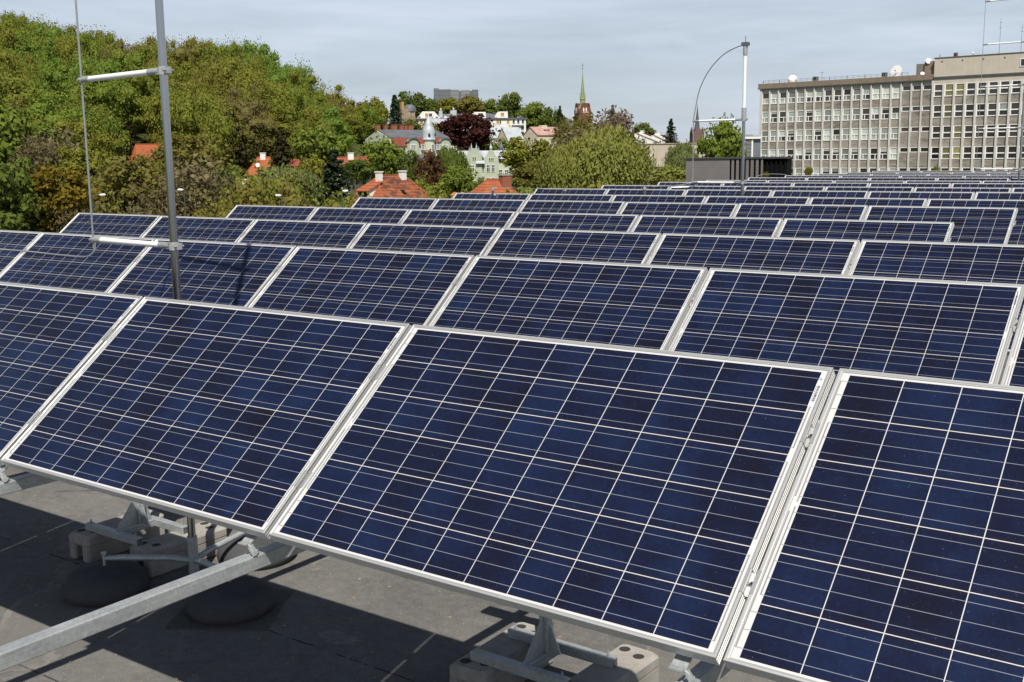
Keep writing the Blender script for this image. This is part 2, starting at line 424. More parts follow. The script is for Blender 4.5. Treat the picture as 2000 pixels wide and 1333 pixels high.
# ------------------------------------------------------------------ substructure: rails, posts on concrete blocks
def rail_mesh():
    b = MB(); L0, L1 = .9, 40.2
    b.beam((0, L0, 1.143), (0, L1, 1.143), .051, .053, bev=.004)
    return b.mesh('rail', [GALV])
RM = rail_mesh()
def bracket_mesh():
    b = MB()
    t = .005
    y0 = YS[0] - S * math.cos(TILT)
    # folded strap: bright bent lip, curved web down to the bolt on the rail
    b.beam((-.034, y0 + .006, 1.212), (.006, y0 + .006, 1.212), .026, .004)
    b.path([(.006, y0 + .006, 1.211), (.018, y0 + .010, 1.203), (.024, y0 + .014, 1.188), (.028, y0 + .02, 1.1735)], .004, 6)
    b.beam((.012, y0 + .008, 1.208), (.027, y0 + .018, 1.1745), .024, .004, up=(1, 0, .4))
    b.beam((-.014, y0 + .006, 1.208), (-.014, y0 + .10, 1.262), .045, .004)
    b.tube((.016, y0 + .03, 1.173), (.016, y0 + .03, 1.186), .009, 6)
    return b.mesh('bracket', [GALV])
BK = bracket_mesh()
rl = {-1: 'galvanised rail under the left edge of the whole front panels', 0: 'long galvanised square rail running out to the lower left below the front row', 1: 'galvanised rail end beneath the gap left of the lower right panel'}
rail0 = None
for k in range(-6, 3):
    x = -2.89 + 1.67 * k + (.09 if k == -1 else 0)
    o = link('mounting_rail', RM)
    o.location = (x, 0, 0)
    tag(o, rl.get(k, 'galvanised mounting rail hidden beneath the rows of panels'), 'rail', 'galvanised mounting rails under the panels')
    link('bracket', BK, o)
# post on an H-shaped foot
def foot_parts():
    d = {}
    b = MB()
    def sq(p, q): b.beam(p, q, .048, .046, bev=.003)
    sq((-.27, -.17, .202), (.27, -.17, .202)); sq((-.27, .13, .2025), (.33, .13, .2025)); sq((.02, -.149, .2015), (.02, .109, .2015))
    d['base_frame'] = b
    e = MB(); e.bx(-.002, .002, -.017, .017, -.017, .017)
    d['tube_plug'] = e
    g = MB()
    for y0, y1 in ((-.165, -.006), (.105, .046)):
        g.prism([(y0, .2235), (y1, .2235), (y1, .41)], .017, .024, 'x')
    for s in (-1, 1): g.prism([(.02 + s * .025, .2235), (.02 + s * .085, .2235), (.02 + s * .025, .36)], .016, .023, 'y')
    d['gusset'] = g
    p = MB(); p.beam((.02, .02, .2225), (.02, .02, 1.068), .05, .05, up=(0, 1, 0), bev=.004)
    d['post'] = p
    c = MB(); c.bx(-.05, .09, -.05, .09, 1.068, 1.076)
    d['head_plate'] = c
    c = MB(); c.beam((-.33, .02, 1.0945), (.09, .02, 1.0945), .09, .036, bev=.003)
    d['head_beam'] = c
    s = MB(); s.lathe([(.011, .2235), (.011, .227), (.0085, .2272), (.0085, .236), (.005, .2362), (.005, .252)], (0, 0, 0), 8)
    d['anchor_bolt'] = s
    return d
FD = {k: v.mesh(k, [DARKSTEEL if k == 'tube_plug' else GALV]) for k, v in foot_parts().items()}
def block_mesh():
    b = MB(); wd, ln, h = .215, .60, .18
    # hollow concrete block: rounded shell with a rectangular opening in each end, finger holes only painted on top as dark discs
    e = .012; z1 = h
    def ring(ix, y0, y1):
        pass
    n = 14
    holes = [(-.045, -.235), (.045, -.215), (-.045, .235), (.045, .215)]
    b.bevbox((-wd / 2 + .038, 0, h / 2 - .03), (.072, ln - .004, h - .06), e); b.bevbox((wd / 2 - .038, 0, h / 2 - .03), (.072, ln - .004, h - .06), e)
    b.bevbox((0, 0, h - .04), (wd, ln, .08), .018)
    b.bx(-.05, .05, -ln / 2 + .12, ln / 2 - .12, .02, h - .055)
    return b
def hole_disc_mesh():  # flat dark disc, paints the shade inside a finger hole
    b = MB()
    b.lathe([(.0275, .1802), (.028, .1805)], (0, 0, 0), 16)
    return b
BLM = block_mesh().mesh('block', [BLOCK]); HLM = hole_disc_mesh().mesh('finger_hole_shade', [plain('hole_shade_paint', (.035, .033, .03), .95)])
def support(x, y, lab, blabs):
    t = thing('panel_post', lab, 'support post', (x, y, 0), group='posts carrying the panel rails')
    for k, me in FD.items():
        if k == 'tube_plug':
            for px_, py_ in ((-.2712, -.17), (.2712, -.17), (-.2712, .13), (.3312, .13)): link(k, me, t).location = (px_, py_, .202)
        elif k == 'anchor_bolt':
            for px_, py_ in ((-.235, -.17), (.235, -.17), (-.235, .13), (.295, .13)): link(k, me, t).location = (px_, py_, 0)
        else: link(k, me, t)
    for (dx, dy, rz), bl in zip(((-.235, .02, .02), (.315, .09, -.03)), blabs):
        c = thing('concrete_block', bl, 'concrete block', (x + dx, y + dy, 0), (0, 0, rz), 'concrete ballast blocks under the posts')
        link('block_body', BLM, c); [setattr(link('finger_hole_shade', HLM, c), 'location', q + (0,)) for q in ((-.05, -.23), (.045, -.20), (-.05, .23), (.045, .20))]
support(-2.78, 4.03, 'galvanised steel post with gussets on an H frame below the middle front panel', ('concrete block left of the post at the bottom centre of the photo', 'sunlit concrete block right of the post at the bottom centre of the photo'))
support(-5.98, 4.10, 'galvanised post on an H frame in shade left of the near mast foot', ('shaded concrete block with an open end, leftmost on the roof', 'concrete block between the left post and the near mast foot'))
support(-9.2, 4.06, 'galvanised post hidden left of the picture', ('concrete block outside the picture under the left rails', 'concrete block outside the picture beside the hidden post'))

# ------------------------------------------------------------------ lightning masts
CABLE = plain('conductor_wire', (.42, .43, .42), .35, .7, .1, 30)
BARDIR = Vector((-.94, .104, 0))
def make_mast(name, lab, x, y, ztop, bars, white_from=None, tip=None, rodz=None, blen=1.0, r=.0225):
    t = thing(name, lab, 'lightning mast', (x, y, 0), group='lightning masts between the panel rows')
    b = MB(); b.tube((0, 0, .05), (0, 0, white_from or ztop), r, 20); b.build('pole', [STEEL], t, True)
    if white_from:
        b = MB(); b.tube((0, 0, white_from), (0, 0, ztop), r * 1.05, 16); b.build('insulating_tube', [WHITE], t, True)
        b = MB(); b.tube((0, 0, white_from - .16), (0, 0, white_from + .05), r * 1.45, 16); b.build('sleeve', [GALV], t, True)
        b = MB(); b.tube((0, 0, ztop - .12), (0, 0, ztop + .02), r * 1.4, 16); b.build('sleeve', [GALV], t, True)
        b = MB(); b.bx(-.055, .055, -.04, .04, ztop + .02, ztop + .075); b.tube((-.07, 0, ztop + .048), (.07, 0, ztop + .048), .012, 8); b.build('cable_clamp', [DARKSTEEL], t)
        b = MB(); b.tube((0, 0, ztop + .075), (0, 0, tip), .008, 8); b.build('air_terminal', [STEEL], t, True)
    e = BARDIR * blen
    for z in bars:
        s = MB(); p = Vector((0, 0, z)); d = e.normalized()
        s.tube(p + d * .14, p + e - d * .10, .017, 14); bar = s.build('spacer_bar', [WHITE], t, True)
        c = MB(); c.tube(p + e - d * .11, p + e - d * .02, .0195, 12); c.build('bar_ferrule', [GALV], bar, True); c = MB(); c.tube(p + d * .035, p + d * .15, .0195, 12)
        for q in (-.03, .03):
            c.beam(p + d * .035 + Vector((0, 0, q * .4)), p + d * .06 + Vector((0, 0, q * .4)), .03, .012)
        c.build('bar_ferrule', [GALV], bar, True)
        c = MB(); c.lathe([(r + .002, z - .022), (r + .006, z - .022), (r + .006, z + .022), (r + .002, z + .022)], (0, 0, 0), 18)
        c.beam(Vector((r, -.002, z)), Vector((r + .038, -.006, z)), .03, .036); c.tube(Vector((r + .024, -.035, z)), Vector((r + .024, .03, z)), .007, 8)
        c.tube(Vector((r + .024, -.042, z)), Vector((r + .024, -.034, z)), .0115, 6)
        c.build('pole_clamp', [GALV], bar)
        c = MB(); c.beam(p + e - Vector((.012, 0, 0)), p + e + Vector((.012, 0, 0)), .03, .03); c.tube(p + e + Vector((0, -.028, 0)), p + e + Vector((0, .02, 0)), .007, 8); c.build('rod_clamp', [GALV], bar)
    if rodz:
        b = MB(); b.tube(e + Vector((0, 0, rodz[0])), e + Vector((0, 0, rodz[1])), .0062, 8); b.build('down_conductor', [CABLE], t, True)
    # tripod: hub and three arms
    b = MB(); b.tube((0, 0, .06), (0, 0, .30), r + .008, 16); b.build('hub', [GALV], t, True)
    for a in FEET:
        d = Vector((math.cos(a), math.sin(a), 0)); b = MB()
        b.path([d * .02 + Vector((0, 0, .15)), d * .12 + Vector((0, 0, .175)), d * .40 + Vector((0, 0, .205)), d * .50 + Vector((0, 0, .21))], [.019, .019, .018, .013], 12)
        b.tube(d * .505 + Vector((0, 0, .155)), d * .505 + Vector((0, 0, .245)), .009, 8); b.tube(d * .505 + Vector((0, 0, .236)), d * .505 + Vector((0, 0, .248)), .017, 6)
        b.build('leg', [GALV], t, True)
    return t
FEET = [R_(-131), R_(-15), R_(92)]
MX, MY = -5.287, 4.0
mast1 = make_mast('lightning_mast', 'tall steel mast with white spacer bars, nearest, left of the photo centre', MX, MY, 7.5, (2.0375, 3.0174, 4.29), None, None, (1.98, 7.4))
def dome_mesh():
    b = MB(); n = 14; prof = [(.225, 0), (.238, .012)]
    for k in range(1, n):
        a = -.28 + (math.pi / 2 + .28) * k / n; prof.append((.25 * math.cos(a) ** .85, .048 + .119 * math.sin(a)))
    prof.append((.004, .1675)); b.lathe(prof, (0, 0, 0), 40)
    return b.mesh('dome', [DOME], True)
DM = dome_mesh()
PATCH = plain('felt_patch', (.085, .080, .072), .95, 0, .3, 40)
for a, lab, rz in zip(FEET, ('tarred concrete dome under the left leg of the near mast', 'tarred concrete dome on a felt patch below the long rail', 'tarred concrete dome behind the near mast foot'), (.3, .55, .2)):
    t = thing('ballast_dome', lab, 'ballast', (MX + math.cos(a) * .505, MY + math.sin(a) * .505, 0), group='domed weights under the near mast')
    link('dome_body', DM, t)
    b = MB(); h = .28; rr = random.Random(int(a * 100))
    pts = []
    for k in range(4):
        for q in range(6):
            u = q / 6; c = [(-h, -h), (h, -h), (h, h), (-h, h)]; p0, p1 = c[k], c[(k + 1) % 4]
            pts.append((p0[0] + (p1[0] - p0[0]) * u + rr.uniform(-.006, .006), p0[1] + (p1[1] - p0[1]) * u + rr.uniform(-.006, .006)))
    b.prism(pts, .001, .006, 'z')
    if 'patch' in lab: o = b.build('felt_patch', [PATCH], t); o.rotation_euler = (0, 0, rz)
# loose conductor swinging left from the foot of the near mast's rod
d0 = (Vector((MX, MY, 0)) + BARDIR - CAM).dot(FW)
pts = [AT(x, y, d0 - k * .06) for k, (x, y) in enumerate([(184.5, 466), (186, 478), (184, 490), (177, 498), (165, 502), (140, 500.5), (105, 497), (55, 491.5), (0, 487), (-120, 478)])]
def smooth_pts(P, n=5):
    out = []
    for i in range(len(P) - 1):
        p0, p1, p2, p3 = P[max(i - 1, 0)], P[i], P[i + 1], P[min(i + 2, len(P) - 1)]
        for k in range(n):
            t = k / n; out.append(.5 * ((2 * p1) + (p2 - p0) * t + (2 * p0 - 5 * p1 + 4 * p2 - p3) * t * t + (3 * p1 - p0 - 3 * p2 + p3) * t ** 3))
    return out + [P[-1]]
b = MB(); b.path(smooth_pts(pts), .005, 8); tag(b.build('conductor_cable', [CABLE], None, True), 'thin grey wire curving left from the near mast over the second row', 'cable')
# mast 2, far right of the centre, with an arched wire
p2 = AT(1449.5, 380, 17.85); zz = lambda y: AT(1452, y, 17.85).z
mast2 = make_mast('lightning_mast', 'mast with a white upper tube and arched wire, in front of the charcoal box', p2.x, p2.y, zz(97), (zz(357), zz(234.5)), zz(218), zz(76), None, 1.0, .026)
mp_ = Vector((p2.x, p2.y, 0)); e = BARDIR
top = zz(93); b = MB()
arc = [Vector((0, 0, top)), e * .16 + Vector((0, 0, top - .02)), e * .42 + Vector((0, 0, top - .12)), e * .66 + Vector((0, 0, top - .31)), e * .82 + Vector((0, 0, top - .52)), e * .91 + Vector((0, 0, top - .72)), e * .965 + Vector((0, 0, top - .96)), e * 1.0 + Vector((0, 0, zz(236))), e * 1.0 + Vector((0, 0, zz(300))), e * 1.0 + Vector((0, 0, zz(352))), e * 1.04 + Vector((0, -.05, zz(359))), e * 1.3 + Vector((0, -.15, zz(364))), e * 1.75 + Vector((0, -.2, zz(366)))]
b.path(smooth_pts(arc), .0085, 8); b.build('arched_wire', [CABLE], mast2, True)
# mast 3, at the right edge
p3 = AT(1990.5, 346, 26); z3 = lambda y: AT(1960, y, 26).z
make_mast('lightning_mast', 'mast at the right edge with four white bars before the office block', p3.x, p3.y, z3(-60), (z3(331), z3(250.5), z3(168), z3(86), z3(3)), None, None, (z3(336), z3(-60)), 1.06, .028)
# short air terminals between rows and their thin wires
def stub(px, py0, py1, d, lab):
    p = AT(px, py1, d); q = AT(px, py0, d); t = thing('air_terminal_post', lab, 'lightning post', (p.x, p.y, 0), group='short lightning posts between rows')
    b = MB(); h = q.z
    b.tube((0, 0, 0), (0, 0, h), .024, 12); b.build('tube', [STEEL], t, True)
    b = MB(); b.tube((0, 0, h), (0, 0, h + .05), .03, 12); b.build('cap', [GALV], t, True)
    b = MB(); b.lathe([(.17, 0), (.17, .03), (.08, .08), (.03, .085)], (0, 0, 0), 20); b.build('foot', [DOME], t, True)
stub(963, 372, 380, 19.6, 'short grey lightning post poking above the sixth row, before the brick chimney')
stub(1104, 373, 380, 21.2, 'short steel lightning post in front of the willow on the seventh row')
stub(1259, 371, 381, 18.4, 'bright short steel lightning post between rows left of the second mast')
b = MB(); b.path(smooth_pts([AT(948, 371, 21), AT(956, 368, 21), AT(975, 367.3, 21), AT(1010, 368, 21.3), AT(1050, 369, 22), AT(1062, 370, 22)]), .006, 8)
tag(b.build('conductor_cable', [CABLE], None, True), 'thin pale wire above the sixth row in front of the brick chimney', 'cable')
b = MB(); b.path(smooth_pts([AT(1476, 345.5, 41), AT(1488, 342, 41), AT(1503, 340.4, 41), AT(1520, 340.6, 41), AT(1536, 341.5, 41)]), .011, 8)
tag(b.build('conductor_cable', [CABLE], None, True), 'thin arched wire in front of the black louvre of the charcoal box', 'cable')
b = MB(); b.path(smooth_pts([AT(1313, 366.5, 17.6), AT(1330, 366, 17.6), AT(1350, 365, 17.6), AT(1362, 361.5, 17.8)]), .008, 8)
tag(b.build('conductor_cable', [CABLE], None, True), 'short dark wire lying on the panels left of the second mast', 'cable')

# grit and dry leaves lying on the felt
b = MB(); rr = random.Random(77)
for k in range(170):
    q = ONZ(rr.uniform(-60, 1500), rr.uniform(960, 1345), 0)
    if q.y < 1.5 or q.y > 5.6: continue
    r_ = rr.uniform(.004, .013); a0 = rr.uniform(0, 6.28); n = rr.choice([4, 5, 6])
    b.prism([(q.x + r_ * math.cos(a0 + t * 6.283 / n) * rr.uniform(.5, 1.4), q.y + r_ * math.sin(a0 + t * 6.283 / n) * rr.uniform(.4, 1.0)) for t in range(n)], .001, .001 + rr.uniform(.002, .007), 'z')
tag(b.build('roof_litter', [plain('dry_litter', (.26, .2, .13), .9, 0, .5, 30)]), 'scattered dry leaf bits and grit on the felt roof', 'litter', kind='stuff')
# ------------------------------------------------------------------ ground, streets and hill (one sheet round the camera)
def lerp(a, b, t): return a + (b - a) * t
GPX = [-2200, -700, 0, 300, 520, 600, 700, 790, 900, 1050, 1200, 1400, 1700, 2600, 4200]
GD = [45, 110, 150, 200, 260, 340, 400, 480, 560, 700, 1000]
GH = {
 -2200: [-20, -18, -14, -6, 6, 24, 34, 38, 40, 40, 40], -700: [-20, -18, -14, -6, 6, 24, 34, 38, 40, 40, 40],
 0:    [-20, -17, -13, -5, 7, 28, 38, 41, 42, 42, 42], 300: [-20, -17, -13, -7, 2, 17, 26, 29, 31, 32, 32],
 520:  [-20, -17, -13, -9, -3, 13, 23, 25, 27, 28, 28], 600: [-20, -17, -13, -9, -5, 5, 15, 18, 19, 20, 20],
 700:  [-20, -17, -13, -10, -7, 2, 11, 14, 15, 16, 16], 790: [-20, -17, -13, -11, -8, -2, 3, 8, 12, 15, 16],
 900:  [-20, -17, -14, -12, -10, -7, -1, 6, 12, 14, 15], 1050: [-20, -17, -14, -12, -10, -7, -2, 5, 10, 12, 13],
 1200: [-20, -17, -14, -12, -10, -7, -4, 0, 3, 5, 6], 1400: [-20, -17, -15, -13, -11, -9, -7, -5, -4, -3, -3],
 1700: [-20, -18, -17, -16, -15, -15, -14, -14, -14, -14, -14], 2600: [-20] * 11, 4200: [-20] * 11}
def ground_z(x, y):
    az = math.atan2(x, y); a = az + R_(35.96)
    while a > math.pi: a -= 2 * math.pi
    while a < -math.pi: a += 2 * math.pi
    d = math.hypot(x, y)
    px = 1000 + F * math.tan(max(-1.05, min(1.05, a))) if abs(a) < 1.05 else (-2200 if a < 0 else 4200)
    if abs(a) > 2.2: px = 4200
    px = max(GPX[0], min(GPX[-1], px))
    i = max(k for k in range(len(GPX)) if GPX[k] <= px); i = min(i, len(GPX) - 2); tx = (px - GPX[i]) / (GPX[i + 1] - GPX[i])
    dd = max(GD[0], min(GD[-1], d * math.cos(min(abs(a), 1.0)))); j = max(k for k in range(len(GD)) if GD[k] <= dd); j = min(j, len(GD) - 2); td = (dd - GD[j]) / (GD[j + 1] - GD[j])
    A, B = GH[GPX[i]], GH[GPX[i + 1]]
    return lerp(lerp(A[j], A[j + 1], td), lerp(B[j], B[j + 1], td), tx)
b = MB(); rings = [0.5, 20, 45, 70, 90, 110, 130, 150, 175, 200, 230, 260, 300, 340, 370, 400, 440, 480, 520, 560, 630, 700, 850, 1000, 1600, 3000, 9000]
NA = 180
for d in rings:
    for k in range(NA):
        a = 2 * math.pi * k / NA; x, y = d * math.sin(a), d * math.cos(a)
        b.v.append((x, y, ground_z(x, y) - (0 if d < 1100 else (d - 1100) * .012)))
for i in range(len(rings) - 1):
    for k in range(NA):
        l = (k + 1) % NA; b.f.append((i * NA + k, i * NA + l, (i + 1) * NA + l, (i + 1) * NA + k)); b.m.append(0)
b.f.append(tuple(range(NA))); b.m.append(0)
def mat_ground():
    m = NT('grass_and_soil'); co = m.geo(); a = m.noise(co, .05, 6, .6); c = m.noise(co, .6, 5, .7)
    base = m.ramp(m.math('ADD', m.math('MULTIPLY', a, .6), m.math('MULTIPLY', c, .4)), [(.35, (.035, .045, .014, 1)), (.55, (.06, .07, .022, 1)), (.75, (.12, .105, .05, 1))])
    return m.set(base=base, rough=.95, spec=.1)
tag(b.build('terrain', [mat_ground()], None, True), kind='structure')

# ------------------------------------------------------------------ building kit
def plaster(name, col, dirt=.35, sc_=.5):
    m = NT(name); co = m.obj(); a = m.noise(co, sc_, 6, .65); mp_ = m.n('ShaderNodeMapping', {0: co, 'Scale': (1.6, 1.6, .25)}).outputs[0]; s = m.noise(mp_, 1.2, 5, .7)
    b = m.mix(m.ramp(m.math('ADD', m.math('MULTIPLY', a, .5), m.math('MULTIPLY', s, .5)), [(.40, (0, 0, 0, 1)), (.72, (1, 1, 1, 1))]), c4(col), c4([x * (1 - dirt) for x in col]))
    return m.set(base=b, rough=.9, spec=.2)
def tiles(name, cols, pitch=.34, moss=.0, axis=2):
    m = NT(name); co = m.obj(); sx = m.n('ShaderNodeSeparateXYZ', {0: co})
    z = sx.outputs[2]; row = m.math('PINGPONG', z, pitch / 2); a = m.noise(co, .55, 6, .7); g = m.noise(co, 5, 4, .7)
    hx = m.math('PINGPONG', m.math('ADD', sx.outputs[0], sx.outputs[1]), .14)
    t = m.math('ADD', m.math('MULTIPLY', a, .5), m.math('MULTIPLY', g, .5))
    b = m.ramp(t, [(.3, c4(cols[0])), (.5, c4(cols[1])), (.7, c4(cols[2]))])
    b = m.mix(m.math('MULTIPLY', m.math('LESS_THAN', row, pitch * .11), .6), b, c4([x * .35 for x in cols[0]]))
    b = m.mix(m.math('MULTIPLY', m.math('LESS_THAN', hx, .02), .3), b, c4([x * .5 for x in cols[0]]))
    if moss:
        k = m.ramp(m.noise(m.n('ShaderNodeMapping', {0: co, 'Scale': (.45, .45, 1.2)}).outputs[0], 1.5, 7, .75, .6), [(.44, (0, 0, 0, 1)), (.56, (1, 1, 1, 1))])
        b = m.mix(m.math('MULTIPLY', k, .85), b, (.055, .035, .028, 1))
    return m.set(base=b, rough=.85, spec=.2)
ORANGE = tiles('orange_clay_tile', [(.25, .075, .035), (.35, .105, .045), (.44, .15, .07)])
ORANGE_OLD = tiles('weathered_clay_tile', [(.21, .07, .035), (.33, .10, .045), (.44, .155, .07)], moss=.7)
REDT = tiles('dull_red_tile', [(.19, .055, .04), (.27, .075, .05), (.34, .12, .08)])
DKRED = tiles('dark_red_tile', [(.075, .02, .018), (.105, .026, .022), (.14, .04, .03)])
SLATE = plain('slate_roof', (.115, .125, .14), .6, 0, .25, .6)
ZINC = plain('zinc_roof', (.40, .43, .46), .5, .08, .18, .8)
PALEROOF = plain('pale_metal_roof', (.46, .49, .51), .45, .2, .14, .7)
PINKROOF = plain('faded_pink_roof', (.40, .24, .21), .7, 0, .3, .6)
GREENP = plaster('sage_plaster', (.42, .46, .34), .22)
GREENP2 = plaster('pale_sage_plaster', (.50, .54, .42), .22)
GREYGREEN = plaster('grey_green_plaster', (.30, .36, .25), .3)
WHITEP = plaster('white_plaster', (.76, .74, .69), .16)
CREAM = plaster('cream_plaster', (.66, .57, .43), .22)
BEIGE = plaster('beige_render', (.50, .44, .35), .3, .15)
BRICK = plaster('chimney_brick', (.30, .115, .07), .45, 2)
CHBRICK = plaster('church_brick', (.17, .07, .05), .4, .6)
FARBRICK = plaster('far_church_brick', (.17, .115, .10), .3, .5)
WFRAME = plain('white_window_frame', (.78, .78, .76), .5, 0, .06)
def mat_glass(name, col, rough=.08):
    m = NT(name); rnd = m.n('ShaderNodeObjectInfo').outputs['Random']; a = m.noise(m.obj(), .8, 3)
    b = m.ramp(m.math('ADD', m.math('MULTIPLY', rnd, .7), m.math('MULTIPLY', a, .3)), [(.2, c4([x * .45 for x in col])), (.8, c4([x * 1.5 for x in col]))])
    return m.set(base=b, rough=rough, spec=.6)
GLASS = mat_glass('window_glass', (.035, .04, .045))
DARKG = mat_glass('dark_glass', (.012, .011, .010))
OCHRE = plain('ochre_door', (.46, .24, .05), .6)
class B:
    def __init__(s, name, label, cat, px, pyb, d, turn=0, group=None, deep=6):
        s.px, s.pyb, s.d, s.k, s.deep = px, pyb, d, d / F, deep
        p = AT(px, pyb, d); s.t = thing(name, label, cat, p, (0, 0, -AZ(px) + R_(turn)), group); s.turn = R_(turn)
    def X(s, px): return (px - s.px) * s.k
    def Z(s, py): return (s.pyb - py) * s.k
    def part(s, name, mb, mats, parent=None, smooth=False): return mb.build(name, mats, parent or s.t, smooth)
    def win(s, x, z, w, h, y, nx=1, ny=1, fr=WFRAME, gl=GLASS, side=None, th=None, fw=None, sash=.5):
        # window centred at (x,z) on the plane y facing -y (side None) or on plane x=y facing -x (side 'L')
        th = th or .12; fw = fw or max(.06, w * .09); f = MB(); g = MB()
        def bx(mb, x0, x1, z0, z1, y0, y1):
            if side == 'L': mb.bx(y0, y1, -x1, -x0, z0, z1)
            else: mb.bx(x0, x1, y0, y1, z0, z1)
        x0, x1, z0, z1 = x - w / 2, x + w / 2, z - h / 2, z + h / 2
        bx(f, x0, x1, z0, z0 + fw, y - th, y + .02); bx(f, x0, x1, z1 - fw, z1, y - th, y + .02)
        bx(f, x0, x0 + fw, z0 + fw, z1 - fw, y - th, y + .02); bx(f, x1 - fw, x1, z0 + fw, z1 - fw, y - th, y + .02)
        for i in range(1, nx):
            c = lerp(x0, x1, i / nx); bx(f, c - fw * .45, c + fw * .45, z0 + fw, z1 - fw, y - th * .9, y + .01)
        for i in range(1, ny):
            c = lerp(z0, z1, i / ny if ny > 2 else .62); bx(f, x0 + fw, x1 - fw, c - fw * .45, c + fw * .45, y - th * .85, y + .01)
        bx(g, x0 + fw * .5, x1 - fw * .5, z0 + fw * .5, z1 - fw * .5, y - .03, y + .015)
        o = s.part('window', f, [fr]); g.build('pane', [gl], o); return o
    def chimney(s, x, y, z0, z1, w, mat, cap=None, dp=None, parent=None):
        b = MB(); dp = dp or w; b.bx(x - w / 2, x + w / 2, y - dp / 2, y + dp / 2, z0, z1); o = s.part('chimney', b, [mat], parent)
        c = MB(); c.bx(x - w / 2 - .08, x + w / 2 + .08, y - dp / 2 - .08, y + dp / 2 + .08, z1, z1 + .16); c.build('chimney_cap', [cap or mat], o)
        return o
def hip_roof(L, Wd, h, ridge, z0, ov=.4, lean=0):
    b = MB(); a, c = L / 2 + ov, Wd / 2 + ov; r = ridge / 2
    P = [(-a, -c, z0), (a, -c, z0), (a, c, z0), (-a, c, z0), (-r + lean, 0, z0 + h), (r + lean, 0, z0 + h)]
    for f in ((0, 1, 5, 4), (1, 2, 5), (2, 3, 4, 5), (3, 0, 4)): b.quad([P[i] for i in f])
    b.quad([P[3], P[2], P[1], P[0]]); return b
def gable_roof(L, Wd, h, z0, ov=.4, t=.18):
    # ridge along x
    b = MB(); c = Wd / 2 + ov; k = h / (Wd / 2)
    b.prism([(-c, z0 - ov * k), (0, z0 + h), (c, z0 - ov * k), (c, z0 - ov * k + t), (0, z0 + h + t), (-c, z0 - ov * k + t)], -L / 2 - ov * .5, L / 2 + ov * .5, 'x'); return b
def gable_walls(L, Wd, h, z0, deep):
    b = MB(); b.prism([(-Wd / 2, -deep), (Wd / 2, -deep), (Wd / 2, z0), (0, z0 + h), (-Wd / 2, z0)], -L / 2, L / 2, 'x'); return b
def hip_house(name, label, px, py_eave, py_ridge, d, L, Wd, ridge, turn, roofm, wallm, wallh=5.5, group=None, chim=(), deep=8):
    k = d / F; h = (py_eave - py_ridge) * k
    s = B(name, label, 'house', px, py_eave, d, turn, group, deep)
    w_ = MB(); w_.bx(-L / 2, L / 2, -Wd / 2, Wd / 2, -wallh - deep, -.02); s.part('wall', w_, [wallm])
    rf = s.part('roof', hip_roof(L, Wd, h, ridge, 0), [roofm])
    # ridge and hip cappings
    c = MB(); a, cc = L / 2 + .4, Wd / 2 + .4
    R0, R1 = Vector((-ridge / 2, 0, h + .03)), Vector((ridge / 2, 0, h + .03))
    c.tube(R0, R1, .12, 6)
    for q, r in (((-a, -cc, .03), R0), ((a, -cc, .03), R1)): c.tube(q, r, .1, 6)
    c.build('ridge_capping', [ORANGE], rf)
    for x, y, z0, z1, w, mt in chim: s.chimney(x, y, z0, z1, w, mt, parent=rf, cap=WHITEP if mt is WHITEP else None)
    s.roof = rf; s.h = h; return s

# near red-roofed house behind the fifth row
h1 = hip_house('tiled_house', 'house with weathered orange hip roof and two white chimneys, nearest behind the panels', 764, 396, 343.5, 150, 8.6, 7.6, 4.3, 38, ORANGE_OLD, CREAM, 5)
h = h1.h
for x, sc_ in ((-2.35, 1.0), (1.75, 1.12)):
    c = h1.chimney(x, -.45 if x > 0 else -.55, h - 1.5, h + .42 * sc_, .78 * sc_, WHITEP, WHITEP, .6, h1.roof)
# left hip gets the plain tile and a shed dormer
dm = MB(); a, cc = 8.6 / 2 + .4, 7.6 / 2 + .4
fp = [(-a - .01, -cc, .02), (-4.3 / 2, 0, h + .02), (-a - .01, cc, .02)]
dm.quad([(p[0] - .03, p[1], p[2] + .02) for p in fp]); dm.build('hip_face', [ORANGE], h1.roof)
dm = MB(); dm.bx(-a - .05, -a + 2.2, -1.25, .95, .75, 1.75); dr = dm.build('dormer', [CREAM], h1.roof)
dm = MB(); dm.prism([(-a - .35, 1.75), (-a + 2.3, 2.95), (-a + 2.3, 2.83), (-a - .35, 1.63)], -1.5, 1.2, 'y'); dm.build('dormer_roof', [ORANGE], dr)
dm = MB()
for yy in (-1.27, .95): dm.prism([(-a - .1, .1), (-a - .1, 1.66), (-a + 2.2, 2.80), (-a + 1.5, 2.2)], yy, yy + .06, 'y')
dm.build('dormer_cheek', [WHITEP], dr)
dm = MB(); dm.bx(-a - .09, -a - .05, -1.0, .7, .95, 1.6); dm.build('dormer_window', [DARKG], dr)
dm = MB(); M = Matrix.Rotation(math.atan2(h, cc), 3, 'X'); dm.box((.1, -cc * .62, h * .38 + .06), (.55, .8, .12), 0, M); dm.build('skylight', [DARKG], h1.roof)

